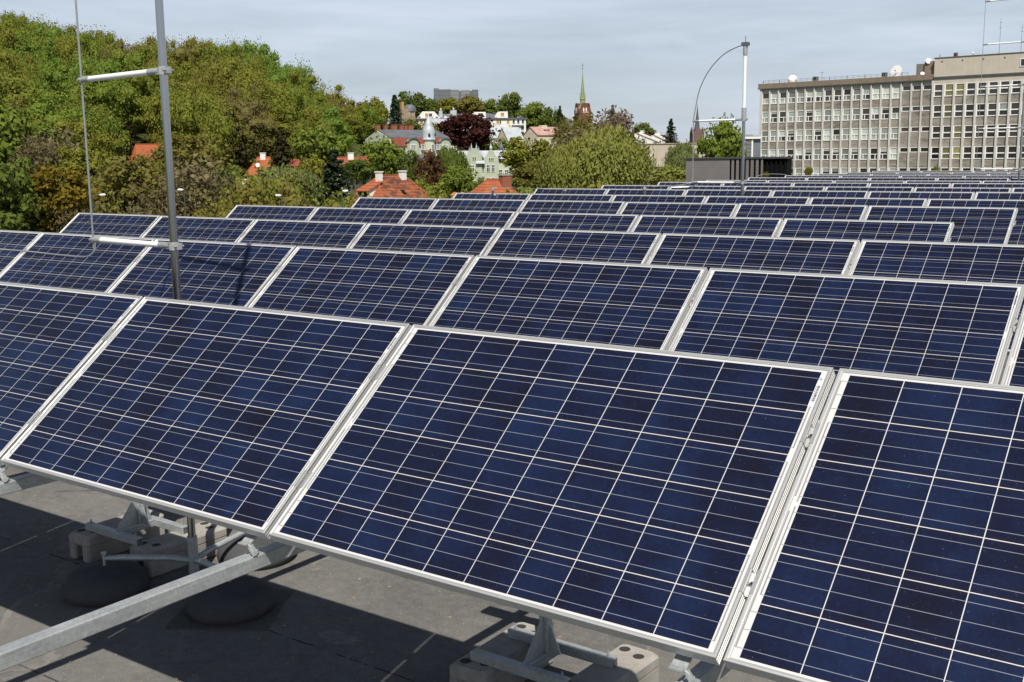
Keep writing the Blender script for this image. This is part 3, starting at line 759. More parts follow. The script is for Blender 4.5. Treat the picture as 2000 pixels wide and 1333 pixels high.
h2 = hip_house('tiled_house', 'small orange hipped roof with a big brick chimney behind the sixth row', 962, 397, 352, 140, 6.4, 5.6, 1.9, 32, ORANGE, CREAM, 5)
h2.chimney(1.55, -.6, 0, h2.h + .5, 1.35, BRICK, mat_concrete('chimney_cap_concrete', (.33, .3, .26), 4), .9, h2.roof)
hip_house('tiled_house', 'orange hip-roofed house with a round dish, left of the dark spruces', 517, 343, 308, 230, 6.0, 6.4, 2.5, -12, ORANGE, CREAM, 5, None, [(-.1, 0, 3.2, 4.5, 1.1, WHITEP)])
s = B('roof_dish', 'white satellite dish on the orange hip roof left of the spruces', 'satellite dish', 503.5, 323, 226.2)
b = MB(); b.lathe([(.02, 0), (.28, .03), (.42, .09), (.43, .1)], (0, 0, 0), 18); o = s.part('dish', b, [WHITE]); o.rotation_euler = (R_(75), 0, R_(-20))
b = MB(); b.tube((0, .1, -.9), (0, .1, .05), .05, 6); s.part('bracket', b, [GALV])
h4 = hip_house('tiled_house', 'red mansard-roofed villa with white walls right of the near dark fir', 688, 335, 308, 250, 7.6, 7, 6.4, 8, REDT, WHITEP, 5, None, [(-.3, 0, 2.2, 4.0, 1.3, WHITEP)])
for x in (-1.7, 1.6): h4.win(x, 1.1, 1.0, 1.2, -3.2, 1, 1, gl=GLASS)
for x in (-2.4, -.9, .6, 2.1): h4.win(x, -2.2, 1.0, 1.7, -3.5, 2, 2)
hip_house('tiled_house', 'dull red roof glimpsed between the spruces and the yellow-green tree', 606, 345, 313, 262, 11, 7, 8.6, 0, REDT, WHITEP, 5, None, [(-1.6, 0, 3.0, 4.2, .8, WHITEP), (1.2, 0, 3.0, 4.2, .8, WHITEP)])
h5 = hip_house('tiled_house', 'bright red roof half hidden in the wood left of the near mast', 300, 318, 283, 230, 10, 7.5, 7.0, 20, ORANGE, WHITEP, 5, None, [(1.6, 0, 3.3, 4.5, .8, BRICK)])
for y in (-1.6, 1.2): h5.win(y, -1.4, 1.0, 1.3, -5.0, 2, 1, side='L')
h6 = hip_house('tiled_house', 'orange-tiled house with a white chimney block behind the fourth row', 482, 400, 360, 135, 2.6, 4.6, 1.6, 20, ORANGE, CREAM, 4)
b = MB(); b.bx(-.9, -.1, -.6, .3, 1.8, 3.1); h6.part('parapet', b, [WHITEP])
hip_house('tiled_house', 'orange roof corner just above the third row, left of centre', 424, 422, 402, 128, 4.4, 3.6, .5, 25, ORANGE, CREAM, 4)
for px, lab in ((889, 'small white chimney with an orange cap, left one of the pair'), (904, 'small white chimney with an orange cap beside the fifth row end')):
    s = B('roof_chimney', lab, 'chimney', px, 396, 120, 20, 'white chimneys with orange caps')
    b = MB(); b.bx(-.36, .36, -.36, .36, -3.5, .80); s.part('stack', b, [WHITEP])
    b = MB(); b.prism([(-.44, .80), (.44, .80), (0, 1.12)], -.42, .42, 'y'); s.part('cap', b, [tiles('orange_cap', [(.45, .16, .03), (.55, .22, .04), (.6, .28, .07)])])

# ---------------------------------------------------------------- sage green mansion with an onion tower
mn = B('green_mansion', 'long sage green mansion with a grey onion-domed tower and brick chimneys', 'mansion', 790, 318, 340, 33)
k = mn.k; Ln, Wd = 21.0, 15.0
# local frame turned: body from x=-9 to 12
zE, zK, zR = 7.1, 9.0, 9.7
prof = [(-Wd / 2, -8), (Wd / 2, -8), (Wd / 2, 5.2), (Wd / 2 - .8, 7.2), (0, 9.5), (-Wd / 2 + .8, 7.2), (-Wd / 2, 5.2)]
b = MB(); b.prism(prof, -9.6, 12.0, 'x'); mn.part('wall', b, [GREENP2])
b = MB(); b.prism([(-Wd / 2 + .6, 7.25), (0, 9.6), (Wd / 2 - .6, 7.25), (Wd / 2 - .6, 7.5), (0, 9.9), (-Wd / 2 + .6, 7.5)], -9.3, 12.3, 'x'); rf = mn.part('roof', b, [SLATE])
b = MB(); b.prism([(-Wd / 2 - .05, 4.9), (-Wd / 2 + .75, 7.3), (-Wd / 2 + .55, 7.35), (-Wd / 2 - .35, 4.9)], -9.2, 12.2, 'x'); mn.part('mansard', b, [REDT])
for x, w in ((-9.0, 1.3), (-6.2, 1.0), (-3.2, 1.9), (-.6, 1.0), (1.0, .7), (2.8, 1.7)): mn.chimney(x, .4, 9.0, 11.3, w, BRICK, BRICK, .9, rf)
yb = -Wd / 2 - .5
def curved_bay(xc, w, z0, z1):
    pts = [(xc - w / 2, z0), (xc + w / 2, z0), (xc + w / 2, z1)]
    for q in range(9):
        t = q / 8 * math.pi; pts.append((xc + w * .42 * math.cos(t), z1 + .95 * math.sin(t) ** 1.0 * (1) + .1))
    pts.append((xc - w / 2, z1)); b = MB(); b.prism(pts, yb, yb + 3, 'y'); mn.part('bay', b, [GREENP])
    c = MB(); P = [Vector((p[0], yb - .15, p[1] + .12)) for p in pts[2:]]
    c.path([Vector((xc + w * .62, yb + .6, z1 - .1))] + P + [Vector((xc - w * .62, yb + .6, z1 - .1))], .24, 6); mn.part('bay_coping', c, [SLATE])
    b2 = MB(); b2.bx(xc - w / 2 - .1, xc + w / 2 + .1, yb - .22, yb + .2, z0 + 9.9, z0 + 10.25); mn.part('string_course', b2, [GREYGREEN])
curved_bay(-1.9, 4.2, -8, 6.1); curved_bay(9.8, 4.2, -8, 6.1)
for x in (-1.9, 9.8):
    mn.win(x, 4.5, 2.0, 1.9, yb, 4, 1); mn.win(x, .3, 1.9, 2.1, yb, 4, 1)
for x in (1.5, 6.9): mn.win(x, 4.6, 1.15, 1.7, yb + .1, 2, 1, th=.3)
for x in (1.6, 4.4, 7.0): mn.win(x, .3, 1.3, 2.0, -Wd / 2, 2, 1)
b = MB(); b.bx(-9.7, 12.1, -Wd / 2 - .35, -Wd / 2 + .01, 2.1, 2.5); mn.part('cornice', b, [GREYGREEN])
b = MB(); b.lathe([(1.75, -8), (1.75, 6.6)], (4.2, yb + .6, 0), 20); tw = mn.part('tower', b, [GREENP2], None, True)
b = MB(); b.lathe([(2.05, 6.6), (2.1, 6.9), (1.95, 7.1), (1.98, 8.4), (1.9, 9.4), (1.55, 10.5), (1.3, 10.9), (1.32, 11.1), (1.0, 11.9), (.5, 12.9), (.22, 13.4), (.1, 14.3), (.03, 15.0)], (4.2, yb + .6, 0), 20)
dmo = b.build('onion_dome', [ZINC], tw, True)
for a in (-2.1, -.9):
    b = MB(); p = Vector((4.2 + 1.95 * math.cos(a), yb + .6 + 1.95 * math.sin(a), 7.9)); b.lathe([(.42, 0), (.3, .5), (.02, .9)], p, 8); b.build('dome_lucarne', [DARKG], dmo)
mn.win(4.4, 4.3, 1.2, 2.2, yb - 1.12, 2, 1, th=.2)
b = MB(); b.prism([(-1.2, 0), (1.2, 0), (0, 1.6)], yb - 1.3, yb + .2, 'y'); o = mn.part('porch_gable', b, [REDT]); o.location = (3.2, 0, 2.2)
# low grey roof in front of it
s = B('low_annex', 'low grey-roofed annex below the onion tower of the green mansion', 'annex', 838, 316, 322, 25)
s.part('wall', gable_walls(9, 6, 1.4, .2, 8), [GREENP]); s.part('roof', gable_roof(9, 6, 1.4, .2), [SLATE])
s.chimney(1.8, -.5, .8, 2.3, .6, WHITEP)

# ---------------------------------------------------------------- neo-gothic sage tenement with stepped gables
gt = B('gabled_tenement', 'pale green tenement with stepped and curved gables and a silver roof', 'tenement', 945, 372, 328, 4)
k = gt.k; X, Z = gt.X, gt.Z
b = MB(); b.bx(X(866), X(975), 0, 11, -10, Z(311)); b.bx(X(975), X(1046), .6, 10, -10, Z(312)); gt.part('wall', b, [GREENP2])
b = MB(); b.prism([(-.3, Z(312)), (3.4, Z(295.5)), (9, Z(295.5)), (11.2, Z(312))], X(864), X(1046), 'x'); rf = gt.part('roof', b, [ZINC])
def stepped(xc, w, ztop, steps):
    pts = [(xc - w / 2, -10), (xc + w / 2, -10)]; z0 = Z(312)
    for i in range(steps):
        xx = w / 2 * (1 - i / steps * .82); za = z0 + (ztop - z0) * (i / steps); zb = z0 + (ztop - z0) * ((i + 1) / steps)
        pts += [(xc + xx, za), (xc + xx, zb)]
    pts += [(x2 * -1 + 2 * xc, z2) for x2, z2 in reversed(pts[2:])]
    b = MB(); b.prism(pts, -.45, .5, 'y'); g = gt.part('gable', b, [GREENP])
    for i in range(steps):
        xx = w / 2 * (1 - i / steps * .82); zb = z0 + (ztop - z0) * ((i + 1) / steps)
        for sgn in (-1, 1):
            c = MB(); c.lathe([(.24, zb), (.26, zb + .25), (.07, zb + 1.1), (.02, zb + 1.6)], (xc + sgn * (xx - .3), 0, 0), 8); c.build('pinnacle', [ZINC], g)
    return g
stepped(X(927), 4.6, Z(291), 3)
b = MB(); pts = [(X(946), -10), (X(974), -10), (X(974), Z(313)), (X(972), Z(308)), (X(967.5), Z(304)), (X(966), Z(299)), (X(963), Z(295)), (X(960), Z(293)), (X(957), Z(295)), (X(954), Z(299)), (X(952.5), Z(304)), (X(948), Z(308)), (X(946), Z(313))]
b.prism(pts, -.4, .5, 'y'); g2 = gt.part('gable', b, [GREENP])
b = MB(); b.lathe([(.2, 0), (.5, .2), (.3, .8), (.06, 1.6), (.02, 2.6)], (X(960), 0, Z(293)), 10); b.build('pinnacle', [ZINC], g2)
for px, w, nx in ((922.5, 1.5, 2), (936.5, 1.0, 2), (942.5, 1.0, 2), (954, 1.0, 2), (963.5, 1.0, 2)):
    for py, hh in ((330, 2.2), (355, 2.3)): gt.win(X(px), Z(py), w, hh, -.42 if px < 930 or px > 946 else 0, nx, 2)
for px in (925, 929): gt.win(X(px), Z(310.5), .5, 1.1, -.46)
for px in (956.5, 960, 963.5): gt.win(X(px), Z(312.5), .5, .9, -.42)
for px in (975.5, 979, 982.5, 996, 1000): gt.win(X(px), Z(315.5), .5, .9, .58)
for px in (978.5, 990, 1001):
    for py in (340, 362): gt.win(X(px), Z(py), 1.1, 2.2, .58, 2, 2)
b = MB(); b.prism([(X(936), Z(313)), (X(948), Z(313)), (X(942), Z(304))], -.3, 2.5, 'y'); dd = gt.part('dormer', b, [SLATE]); b = MB(); b.bx(X(940.5), X(943), -.36, -.29, Z(313), Z(309.5)); b.build('dormer_window', [DARKG], dd)
b = MB(); b.prism([(-1.2, Z(321)), (-1.2, Z(319.5)), (.1, Z(313)), (.1, Z(321))], X(930), X(947), 'x'); gt.part('canopy_roof', b, [ZINC])
b = MB(); b.lathe([(.5, 0), (.55, .8), (.7, 1.1), (.55, 1.7), (.2, 2.5), (.06, 3.3), (.02, 4.4)], (X(982.5), 4, Z(297.5)), 14); gt.part('turret', b, [SLATE], None, True)
for px in (884, 889, 893): gt.chimney(X(px), 2, Z(305), Z(288), .3, WHITEP)

# ---------------------------------------------------------------- white terraced apartments and cream houses on the slope
wa = B('apartment_block', 'white penthouse block with ochre doors on the slope, left end', 'apartment block', 838, 252, 490, 4)
X, Z = wa.X, wa.Z
b = MB(); b.bx(X(809), X(866), 0, 12, -8, Z(233.5)); wa.part('wall', b, [WHITEP])
b = MB(); b.bx(X(806), X(868), -.8, 12.2, Z(233.5), Z(232)); rf = wa.part('roof_terrace', b, [SLATE])
b = MB(); b.prism([(X(817), Z(232)), (X(861), Z(232)), (X(849), Z(218.5)), (X(827), Z(218.5))], 1.2, 9, 'y'); ph = wa.part('penthouse', b, [WHITEP])
for px, py, w, hh, mt in ((834, 226, 1.5, 1.9, OCHRE), (842, 225.5, 1.7, 1.7, GLASS), (820, 229.5, 1.3, .9, DARKG), (854, 229.8, 1.3, .8, DARKG), (845, 229.6, .8, .6, DARKG)):
    wa.win(X(px), Z(py), w, hh, 1.2, 1, 1, gl=mt)
for px, w, mt in ((815, 1.0, DARKG), (824, 2.0, OCHRE), (829, .8, DARKG)): wa.win(X(px), Z(239.5), w, 2.0, 0, 1, 1, gl=mt)
s = B('cream_house', 'cream gabled house with pale metal roof left of the copper beech', 'house', 858, 262, 455, 35)
s.part('wall', gable_walls(11, 8.5, 2.6, 3.4, 8), [CREAM]); rf = s.part('roof', gable_roof(11, 8.5, 2.6, 3.4), [PALEROOF])
for x in (1, 3): 
    b = MB(); b.box((x, -2.4, 4.75), (.9, .9, .25)); b.build('roof_window', [DARKG], rf)
s.win(-1.0, 4.6, .6, 1.2, -5.5, side='L'); s.win(2.5, 1.2, 1.2, 1.4, -4.25); s.win(-2.5, 1.2, 1.2, 1.4, -4.25)
s = B('grey_roofed_building', 'long grey-roofed building behind the copper beech with pale vent stacks', 'building', 905, 240, 520, -2)
X, Z = s.X, s.Z
b = MB(); b.bx(X(858), X(960), 0, 10, -6, Z(236)); s.part('wall', b, [WHITEP]); b = MB(); b.prism([(-.5, Z(236)), (3, Z(222.5)), (8, Z(222.5)), (11, Z(236))], X(856), X(962), 'x'); rf = s.part('roof', b, [SLATE])
for px, p0, p1, w in ((861, 230, 217, 1.7), (886, 232, 216, 2.9)):
    b = MB(); b.bx(X(px) - w / 2, X(px) + w / 2, .6, 2.6, Z(p0), Z(p1)); o = b.build('vent_stack', [PALEROOF], rf); b = MB(); b.lathe([(.35, 0), (.5, .4), (.45, 1.0), (.2, 1.3)], (X(px), 1.6, Z(p1)), 10); b.build('cowl', [ZINC], o)
for px in (872, 905, 912): 
    b = MB(); b.prism([(X(px) - 1.1, Z(231)), (X(px) + 1.1, Z(231)), (X(px) - .7, Z(226))], -.2, 2.5, 'y'); b.build('dormer', [WHITEP], rf)
s = B('apartment_block', 'white balconied apartment block with penthouses right of the copper beech', 'apartment block', 978, 284, 500, 6)
X, Z = s.X, s.Z
b = MB(); b.bx(X(918), X(1028), 0, 14, -8, Z(233.5)); s.part('wall', b, [WHITEP])
b = MB(); b.bx(X(915), X(1030), -.7, 14.3, Z(233.5), Z(231.8)); s.part('roof_terrace', b, [SLATE])
for x0, x1, zt, c0, c1, mt in ((924, 950, 220, 934, 946, GLASS), (974, 993, 219.5, 978, 987, OCHRE)):
    b = MB(); b.prism([(X(x0 - 9), Z(231.8)), (X(x1), Z(231.8)), (X(x1), Z(zt)), (X(x0 + 2), Z(zt))], 1, 9, 'y'); s.part('penthouse', b, [WHITEP]); s.win(X((c0 + c1) / 2), Z(zt + 5.5), (c1 - c0) * s.k, 1.9, 1, 1, 1, gl=mt)
b = MB(); b.prism([(0, Z(231.8)), (5, Z(223.5)), (9, Z(223.5)), (13, Z(231.8))], X(950), X(972), 'x'); s.part('attic_roof', b, [SLATE])
for px, w, mt in ((929, 1.2, GLASS), (945, .9, DARKG), (973, 1.7, OCHRE), (978, .7, DARKG), (993, 1.6, OCHRE), (1004, 1.2, GLASS), (1013, 1.2, DARKG), (1022, 1.3, GLASS)): s.win(X(px), Z(239.3), w, 2.0, 0, 1, 1, gl=mt)
for py in (252, 264.5, 276):
    for px, w in ((1000, 1.6), (1011, 2.0), (1021, 1.6)): s.win(X(px), Z(py), w, 2.0, 0, 1, 1, gl=DARKG)
for py in (246, 258.5, 270.5):
    b = MB(); b.bx(X(994), X(1024), -1.1, 0, Z(py + .3), Z(py - .6)); o = s.part('balcony', b, [PALEROOF]); b = MB()
    for q in range(14): b.bx(X(994) + q * .5, X(994) + q * .5 + .07, -1.1, -1.03, Z(py - .6), Z(py - 4.2))
    b.bx(X(994), X(1024), -1.12, -1.02, Z(py - 4.2), Z(py - 4.7)); b.build('railing', [ZINC], o)
def cream_terrace(px, pyb, d, L, Wd, hh, z0, lab, turn, green=False):
    s = B('cream_house', lab, 'house', px, pyb, d, turn); s.part('wall', gable_walls(L, Wd, hh, z0, 8), [CREAM]); rf = s.part('roof', gable_roof(L, Wd, hh, z0), [PALEROOF])
    for r in range(2):
        for x in (-L * .28, L * .2):
            s.win(x, z0 - 1.5 - 2.8 * r, 1.5, 1.6, -Wd / 2, 2, 1)
        b = MB(); b.bx(-L * .45, L * .45, -Wd / 2 - 1.0, -Wd / 2, z0 - 2.8 - 2.8 * r, z0 - 1.9 - 2.8 * r); s.part('balcony', b, [WHITEP])
    s.win(.6, z0 - 1.3, .9, 1.3, -L / 2, side='L')
    if green:
        b = MB(); b.prism([(-Wd / 2 - 1.3, z0 - 3.9), (-Wd / 2, z0 - 3.2), (-Wd / 2, z0 - 3.35), (-Wd / 2 - 1.3, z0 - 4.1)], -L * .42, L * .15, 'x'); s.part('awning', b, [plain('green_awning', (.03, .30, .16), .7)])
    b = MB(); b.bx(-.4, .5, -.5, .4, z0 + hh - .6, z0 + hh + .9); b.build('chimney', [CREAM], rf)
cream_terrace(966, 292, 435, 6.5, 8, 4.6, 4.6, 'cream house with grey metal roof, balconies and a green awning by the copper beech', 26, True)
cream_terrace(997, 294, 425, 7, 9, 5.0, 3.6, 'cream house with a long pale metal roof left of the pink-roofed house', 30)
s = B('cream_house', 'cream gabled house with a faded pink roof above the willow', 'house', 1064, 292, 410, 36)
s.part('wall', gable_walls(13, 9, 2.8, 5.2, 8), [CREAM]); rf = s.part('roof', gable_roof(13, 9, 2.8, 5.2), [PINKROOF]); s.win(-.2, 6.4, .6, 1.0, -6.5, side='L'); s.win(-2, 2.9, 1.0, 1.6, -6.5, side='L'); s.win(1.6, 2.9, 1.0, 1.6, -6.5, side='L')
b = MB(); b.bx(-2.0, .4, -1, 1, 7.2, 8.7); b.build('chimney', [CREAM], rf)
for x in (-3, 0, 3): s.win(x, 2.6, 1.4, 1.5, -4.5, 2, 1)
for x in (-1.5, 0): 
    b = MB(); b.box((x, -2.2, 7.0), (.9, .8, .25)); b.build('roof_window', [DARKG], rf)
for i, (px, pyb, w, lab) in enumerate(((1235, 284, 8.5, 'white terrace house with dark red roof right of the bare brown tree'), (1268, 284, 8, 'white terrace house with dark red roof, middle one above the beige wall'), (1296, 285, 6, 'white terrace house with dark red roof, right-hand one beside the small spruce'))):
    s = B('terrace_house', lab, 'house', px, pyb, 350, -20, 'terrace houses with dark red roofs')
    b = MB(); b.prism([(-w / 2, -8), (w / 2, -8), (w / 2, 1.0), (-w / 2 + 1.4, 4.0 - i * .4), (-w / 2, 4.0 - i * .4)], -3, 5, 'y'); s.part('wall', b, [WHITEP])
    b = MB(); b.prism([(w / 2 + .3, 1.0), (w / 2 + .3, 1.2), (-w / 2 + 1.5, 4.25 - i * .4), (-w / 2 + 1.2, 4.0 - i * .4)], -2.4, 4.6, 'y'); s.part('roof', b, [DKRED])
    b = MB(); b.prism([(w / 2 + .35, .9), (w / 2 + .35, 1.4), (-w / 2 + 1.3, 4.6 - i * .4), (-w / 2 + 1, 4.2 - i * .4)], -3.3, -2.4, 'y'); s.part('party_wall', b, [WHITEP])
    s.chimney(-w / 2 + 1.3, 1, 3, 4.9 - i * .4, 1.0, WHITEP); s.win(.6, -.3, 1.4, 1.2, -3, 2, 1)
s = B('blank_walled_building', 'flat beige blank-walled building right of the willow', 'building', 1300, 335, 170, -6)
X, Z = s.X, s.Z
b = MB(); b.bx(X(1225), X(1375), 0, 14, -10, Z(282.5)); s.part('wall', b, [BEIGE]); b = MB(); b.bx(X(1224), X(1376), -.12, 14.1, Z(282.5), Z(281)); s.part('coping', b, [plain('coping', (.36, .31, .25), .8)])
b = MB(); b.bx(X(1276), X(1282), -.15, .5, Z(281), Z(278.8)); s.part('vent', b, [DARKSTEEL]); b = MB(); b.bx(X(1240), X(1362), -.06, .05, Z(331), Z(326)); s.part('window_band', b, [GLASS])
# ---------------------------------------------------------------- far things
s = B('grey_tower_block', 'dull grey high-rise on the skyline above the trees', 'tower block', 891, 226, 900, 0)
X, Z = s.X, s.Z
def mat_tower(name, c):
    m = NT(name); sx = m.n('ShaderNodeSeparateXYZ', {0: m.obj()}); fl = m.math('LESS_THAN', m.math('PINGPONG', sx.outputs[2], 1.6), .55); a = m.noise(m.obj(), .06, 4)
    b_ = m.mix(m.math('MULTIPLY', fl, .35), m.ramp(a, [(.35, c4([x * .8 for x in c])), (.65, c4(c))]), c4([x * .55 for x in c])); return m.set(base=b_, rough=.5)
TG, TL = mat_tower('tower_glazing', (.135, .145, .165)), mat_tower('tower_cladding', (.21, .21, .22))
for x0, x1, zt, y, mt in ((848, 858, 174, -1, TG), (858, 881, 176, 0, TG), (881, 897, 177, -1.5, TL), (897, 901, 179, 2, TG), (901, 918, 178, -1.5, TL), (918, 923, 179, 1, TG), (923, 935, 177, -.5, TG)):
    b = MB(); b.bx(X(x0) + .01, X(x1) - .01, y, 26, -40, Z(zt)); s.part('facade_bay', b, [mt])
s = B('church_tower', 'brick church tower with a tall slender green spire', 'church', 1138, 245, 600, 20)
X, Z = s.X, s.Z
b = MB(); b.bx(-3.5, 3.5, -3.5, 3.5, -30, Z(222)); s.part('tower', b, [CHBRICK])
for a in range(4):
    b = MB(); pts = [(-3.6, Z(222)), (3.6, Z(222)), (3.6, Z(218)), (2.4, Z(213)), (1.9, Z(206)), (1.2, Z(203)), (-1.2, Z(203)), (-1.9, Z(206)), (-2.4, Z(213)), (-3.6, Z(218))]
    b.prism(pts, -3.62, -3.0, 'y'); g = s.part('gable', b, [CHBRICK]); g.rotation_euler = (0, 0, a * math.pi / 2)
    b = MB()
    for x in (-.75, .75): b.prism([(x - .38, Z(219)), (x + .38, Z(219)), (x + .38, Z(213.5)), (x, Z(211.5)), (x - .38, Z(213.5))], -3.72, -3.6, 'y')
    b.bx(-2.2, 2.2, -3.7, -3.6, Z(221), Z(220)); b.build('white_niche', [WHITEP], g)
COPPER = plain('green_copper', (.23, .27, .13), .6, .1, .3, .4)
b = MB(); b.lathe([(3.3, Z(214)), (1.45, Z(205)), (1.4, Z(196)), (1.75, Z(195.6)), (1.35, Z(194)), (1.05, Z(180)), (.55, Z(162)), (.16, Z(147)), (.06, Z(144))], (0, 0, 0), 8); sp_ = s.part('spire', b, [COPPER])
for a in range(8):
    b = MB(); t = a * math.pi / 4 + .39; b.lathe([(.16, Z(197)), (.2, Z(192)), (.03, Z(183))], (1.4 * math.cos(t), 1.4 * math.sin(t), 0), 6); b.build('pinnacle', [COPPER], sp_)
b = MB(); b.tube((0, 0, Z(145)), (0, 0, Z(127)), .09, 6); b.lathe([(.03, Z(138.5)), (.3, Z(137.5)), (.03, Z(136.5))], (0, 0, 0), 8); b.bx(-.6, .6, -.06, .06, Z(131.5), Z(130.8)); b.build('cross', [DARKSTEEL], sp_)
s = B('church_tower', 'distant church with a thin dark spire behind the left wire of the second mast', 'church', 1361, 285, 720, 15)
X, Z = s.X, s.Z
b = MB(); b.bx(-3.9, 3.9, -3.9, 3.9, -30, Z(262)); s.part('tower', b, [FARBRICK])
for a in range(4):
    b = MB(); b.prism([(-3.9, Z(262)), (3.9, Z(262)), (2.4, Z(257)), (0, Z(249.5)), (-2.4, Z(257))], -3.95, -3.3, 'y'); g = s.part('gable', b, [FARBRICK]); g.rotation_euler = (0, 0, a * math.pi / 2)
b = MB(); b.lathe([(2.4, Z(260)), (1.5, Z(246)), (.6, Z(224)), (.1, Z(208)), (.03, Z(204))], (0, 0, 0), 8); s.part('spire', b, [plain('dark_slate_spire', (.07, .075, .085), .6)])
s = B('domed_house', 'brownish house with a grey domed roof between the spruce and the green trees', 'house', 797, 243, 450, 20)
X, Z = s.X, s.Z
b = MB(); b.bx(-3.6, 2.0, -3, 3, -10, Z(214)); s.part('wall', b, [plaster('brown_plaster', (.34, .25, .18), .3)])
b = MB(); b.lathe([(2.7, Z(219)), (2.6, Z(213)), (2.0, Z(208)), (1.2, Z(206)), (.1, Z(205.5))], (.6, -.8, 0), 14); s.part('dome', b, [SLATE], None, True)
b = MB(); b.bx(-3.4, -2.2, -2, 0, Z(214), Z(201)); s.part('chimney', b, [plaster('buff_brick', (.42, .26, .12), .3)]); s.win(.2, Z(222), 1.2, 1.8, -3, 2, 1, gl=DARKG)
s = B('villa_roof', 'grey-roofed building peeping over the wood at its right end', 'house', 720, 214, 470, 15)
s.part('wall', gable_walls(9, 6, 1.2, 1.6, 8), [plaster('ochre_plaster', (.42, .33, .22), .3)]); s.part('roof', gable_roof(9, 6, 1.2, 1.6), [SLATE])
# ------------------------------------------------------------------ office block
ca, sa = math.cos(R_(41.25)), math.sin(R_(41.25))
rth = Vector((RT.x, RT.y, 0)).normalized(); fwh = Vector((FW.x, FW.y, 0)).normalized()
U = rth * ca - fwh * sa; OROT = math.atan2(U.y, U.x)
O0 = AT(1481.5, 340, 200); KZ = 200 / F
FIN = plaster('pale_concrete_fin', (.60, .58, .54), .25, 1.2)
def mat_spandrel():
    m = NT('stained_concrete'); co = m.obj(); a = m.noise(m.n('ShaderNodeMapping', {0: co, 'Scale': (.25, 1, .9)}).outputs[0], 1.3, 6, .7, .5); g = m.noise(co, .09, 4)
    sz = m.n('ShaderNodeSeparateXYZ', {0: co}).outputs[2]
    k = m.ramp(m.math('ADD', m.math('MULTIPLY', a, .7), m.math('MULTIPLY', g, .3)), [(.36, (.13, .118, .10, 1)), (.5, (.26, .235, .20, 1)), (.62, (.36, .33, .28, 1))])
    return m.set(base=k, rough=.9, spec=.15)
SPAN = mat_spandrel()
PARA = plaster('brown_parapet_concrete', (.24, .19, .14), .35, 1.0)
OBEIGE = plaster('beige_office_render', (.53, .475, .395), .18, .5)
BLIND = mat_glass('blind_behind_glass', (.36, .40, .35), .3)
DARKW = mat_glass('dark_room_glass', (.040, .035, .031), .12)
YCURT = mat_glass('yellow_curtain_glass', (.20, .18, .07), .25)
def win_mesh(kind, flip, half=0):
    f, g = MB(), MB(); w, h = 1.44, 1.97; t = .14
    def fr(x0, x1, z0, z1): f.bx(x0, x1, -.07, .03, z0, z1)
    fr(0, t, 0, h); fr(w - t, w, 0, h); fr(t, w - t, 0, t); fr(t, w - t, h - t * .7, h)
    if kind == 'left':
        zm = h * .47; fr(t, w - t, zm - .06, zm + .06); xs = w * (.36 if flip else .64); fr(xs - .06, xs + .06, t, zm - .06)
        g.bx(t * .6, w - t * .6, .005, .03, zm + (h - zm) * half, h - t * .4, 0); g.bx(t * .6, w - t * .6, .005, .03, t * .5, zm - .02, 1)
        if half: g.bx(t * .6, w - t * .6, .007, .03, zm, zm + (h - zm) * half, 1)
    elif kind == 'tall':
        zm = h * .46; fr(t, w - t, zm - .09, zm + .09)
        g.bx(t * .6, w - t * .6, .005, .03, zm, h - t * .4, 0); g.bx(t * .6, w - t * .6, .005, .03, t * .5, zm - .02, 1)
    return f, g
WM = {}
for kind in ('left', 'tall'):
    for fl in (0, 1):
        f, g = win_mesh(kind, fl); WM[kind, fl] = f.mesh('window', [WFRAME])
        if kind == 'left':
            for q, hf in (('h1', .35), ('h2', .62)): WM[kind, fl, q] = win_mesh(kind, fl, hf)[1].mesh('pane', [BLIND, DARKW])
        for nm, mm in (('bb', (BLIND, BLIND)), ('db', (DARKW, BLIND)), ('bd', (BLIND, DARKW)), ('dd', (DARKW, DARKW)), ('yy', (YCURT, YCURT)), ('yd', (YCURT, DARKW))):
            WM[kind, fl, nm] = g.mesh('pane', list(mm))
f = MB(); h_ = .82
for a in ((0, .1, 0, h_), (1.34, 1.44, 0, h_), (.1, 1.34, 0, .11), (.1, 1.34, h_ - .09, h_)): f.bx(a[0], a[1], -.07, .03, a[2], a[3])
WM['small'] = f.mesh('window', [WFRAME]); f = MB(); f.bx(.05, 1.39, .005, .03, .05, h_ - .05); WM['smallpane'] = f.mesh('pane', [DARKW])
def zr(py): return (340 - py) * KZ
BAY, NB = 1.7, 18
rr = random.Random(21)
ob = thing('office_building', 'long concrete office block with white windows and pale fins, lower left part', 'office building', O0, (0, 0, OROT))
x0 = .2; xe = x0 + BAY * NB
zt = [14.24 - 3.3 * i for i in range(7)]
b = MB()
for i in range(7):
    b.bx(-.1, xe, .12, .45, zt[i] - 1.97 - (1.33 if i < 6 else 20), zt[i] - 1.97)      # spandrel bands
b.build('spandrel', [SPAN], ob)
b = MB(); b.bx(-.1, xe, .1, .45, zt[0], zt[0] + .75); b.build('top_band', [OBEIGE], ob)
b = MB(); b.bx(-.15, xe - .02, .45, 13, -25, zt[0] + .6); b.build('wall', [SPAN], ob)
b = MB(); b.bx(-.35, xe, -.28, .6, zt[0] + .78, zt[0] + 1.62); b.bx(-.35, .2, .6, 13, zt[0] + .78, zt[0] + 1.62); b.build('parapet', [PARA], ob)
b = MB(); b.bx(-.4, xe, -.36, -.281, zt[0] + .64, zt[0] + .80); b.build('pipe_shadow_strip', [DARKSTEEL], ob)  # dark strip painting the pipe shadow along the foot of the parapet
for k in range(NB + 1):
    b = MB(); w = .12 if k else .24
    b.bx(x0 + BAY * k - w, x0 + BAY * k + w - .02, -.17, .46, -12, zt[0] + .62); b.build('fin', [FIN], ob)
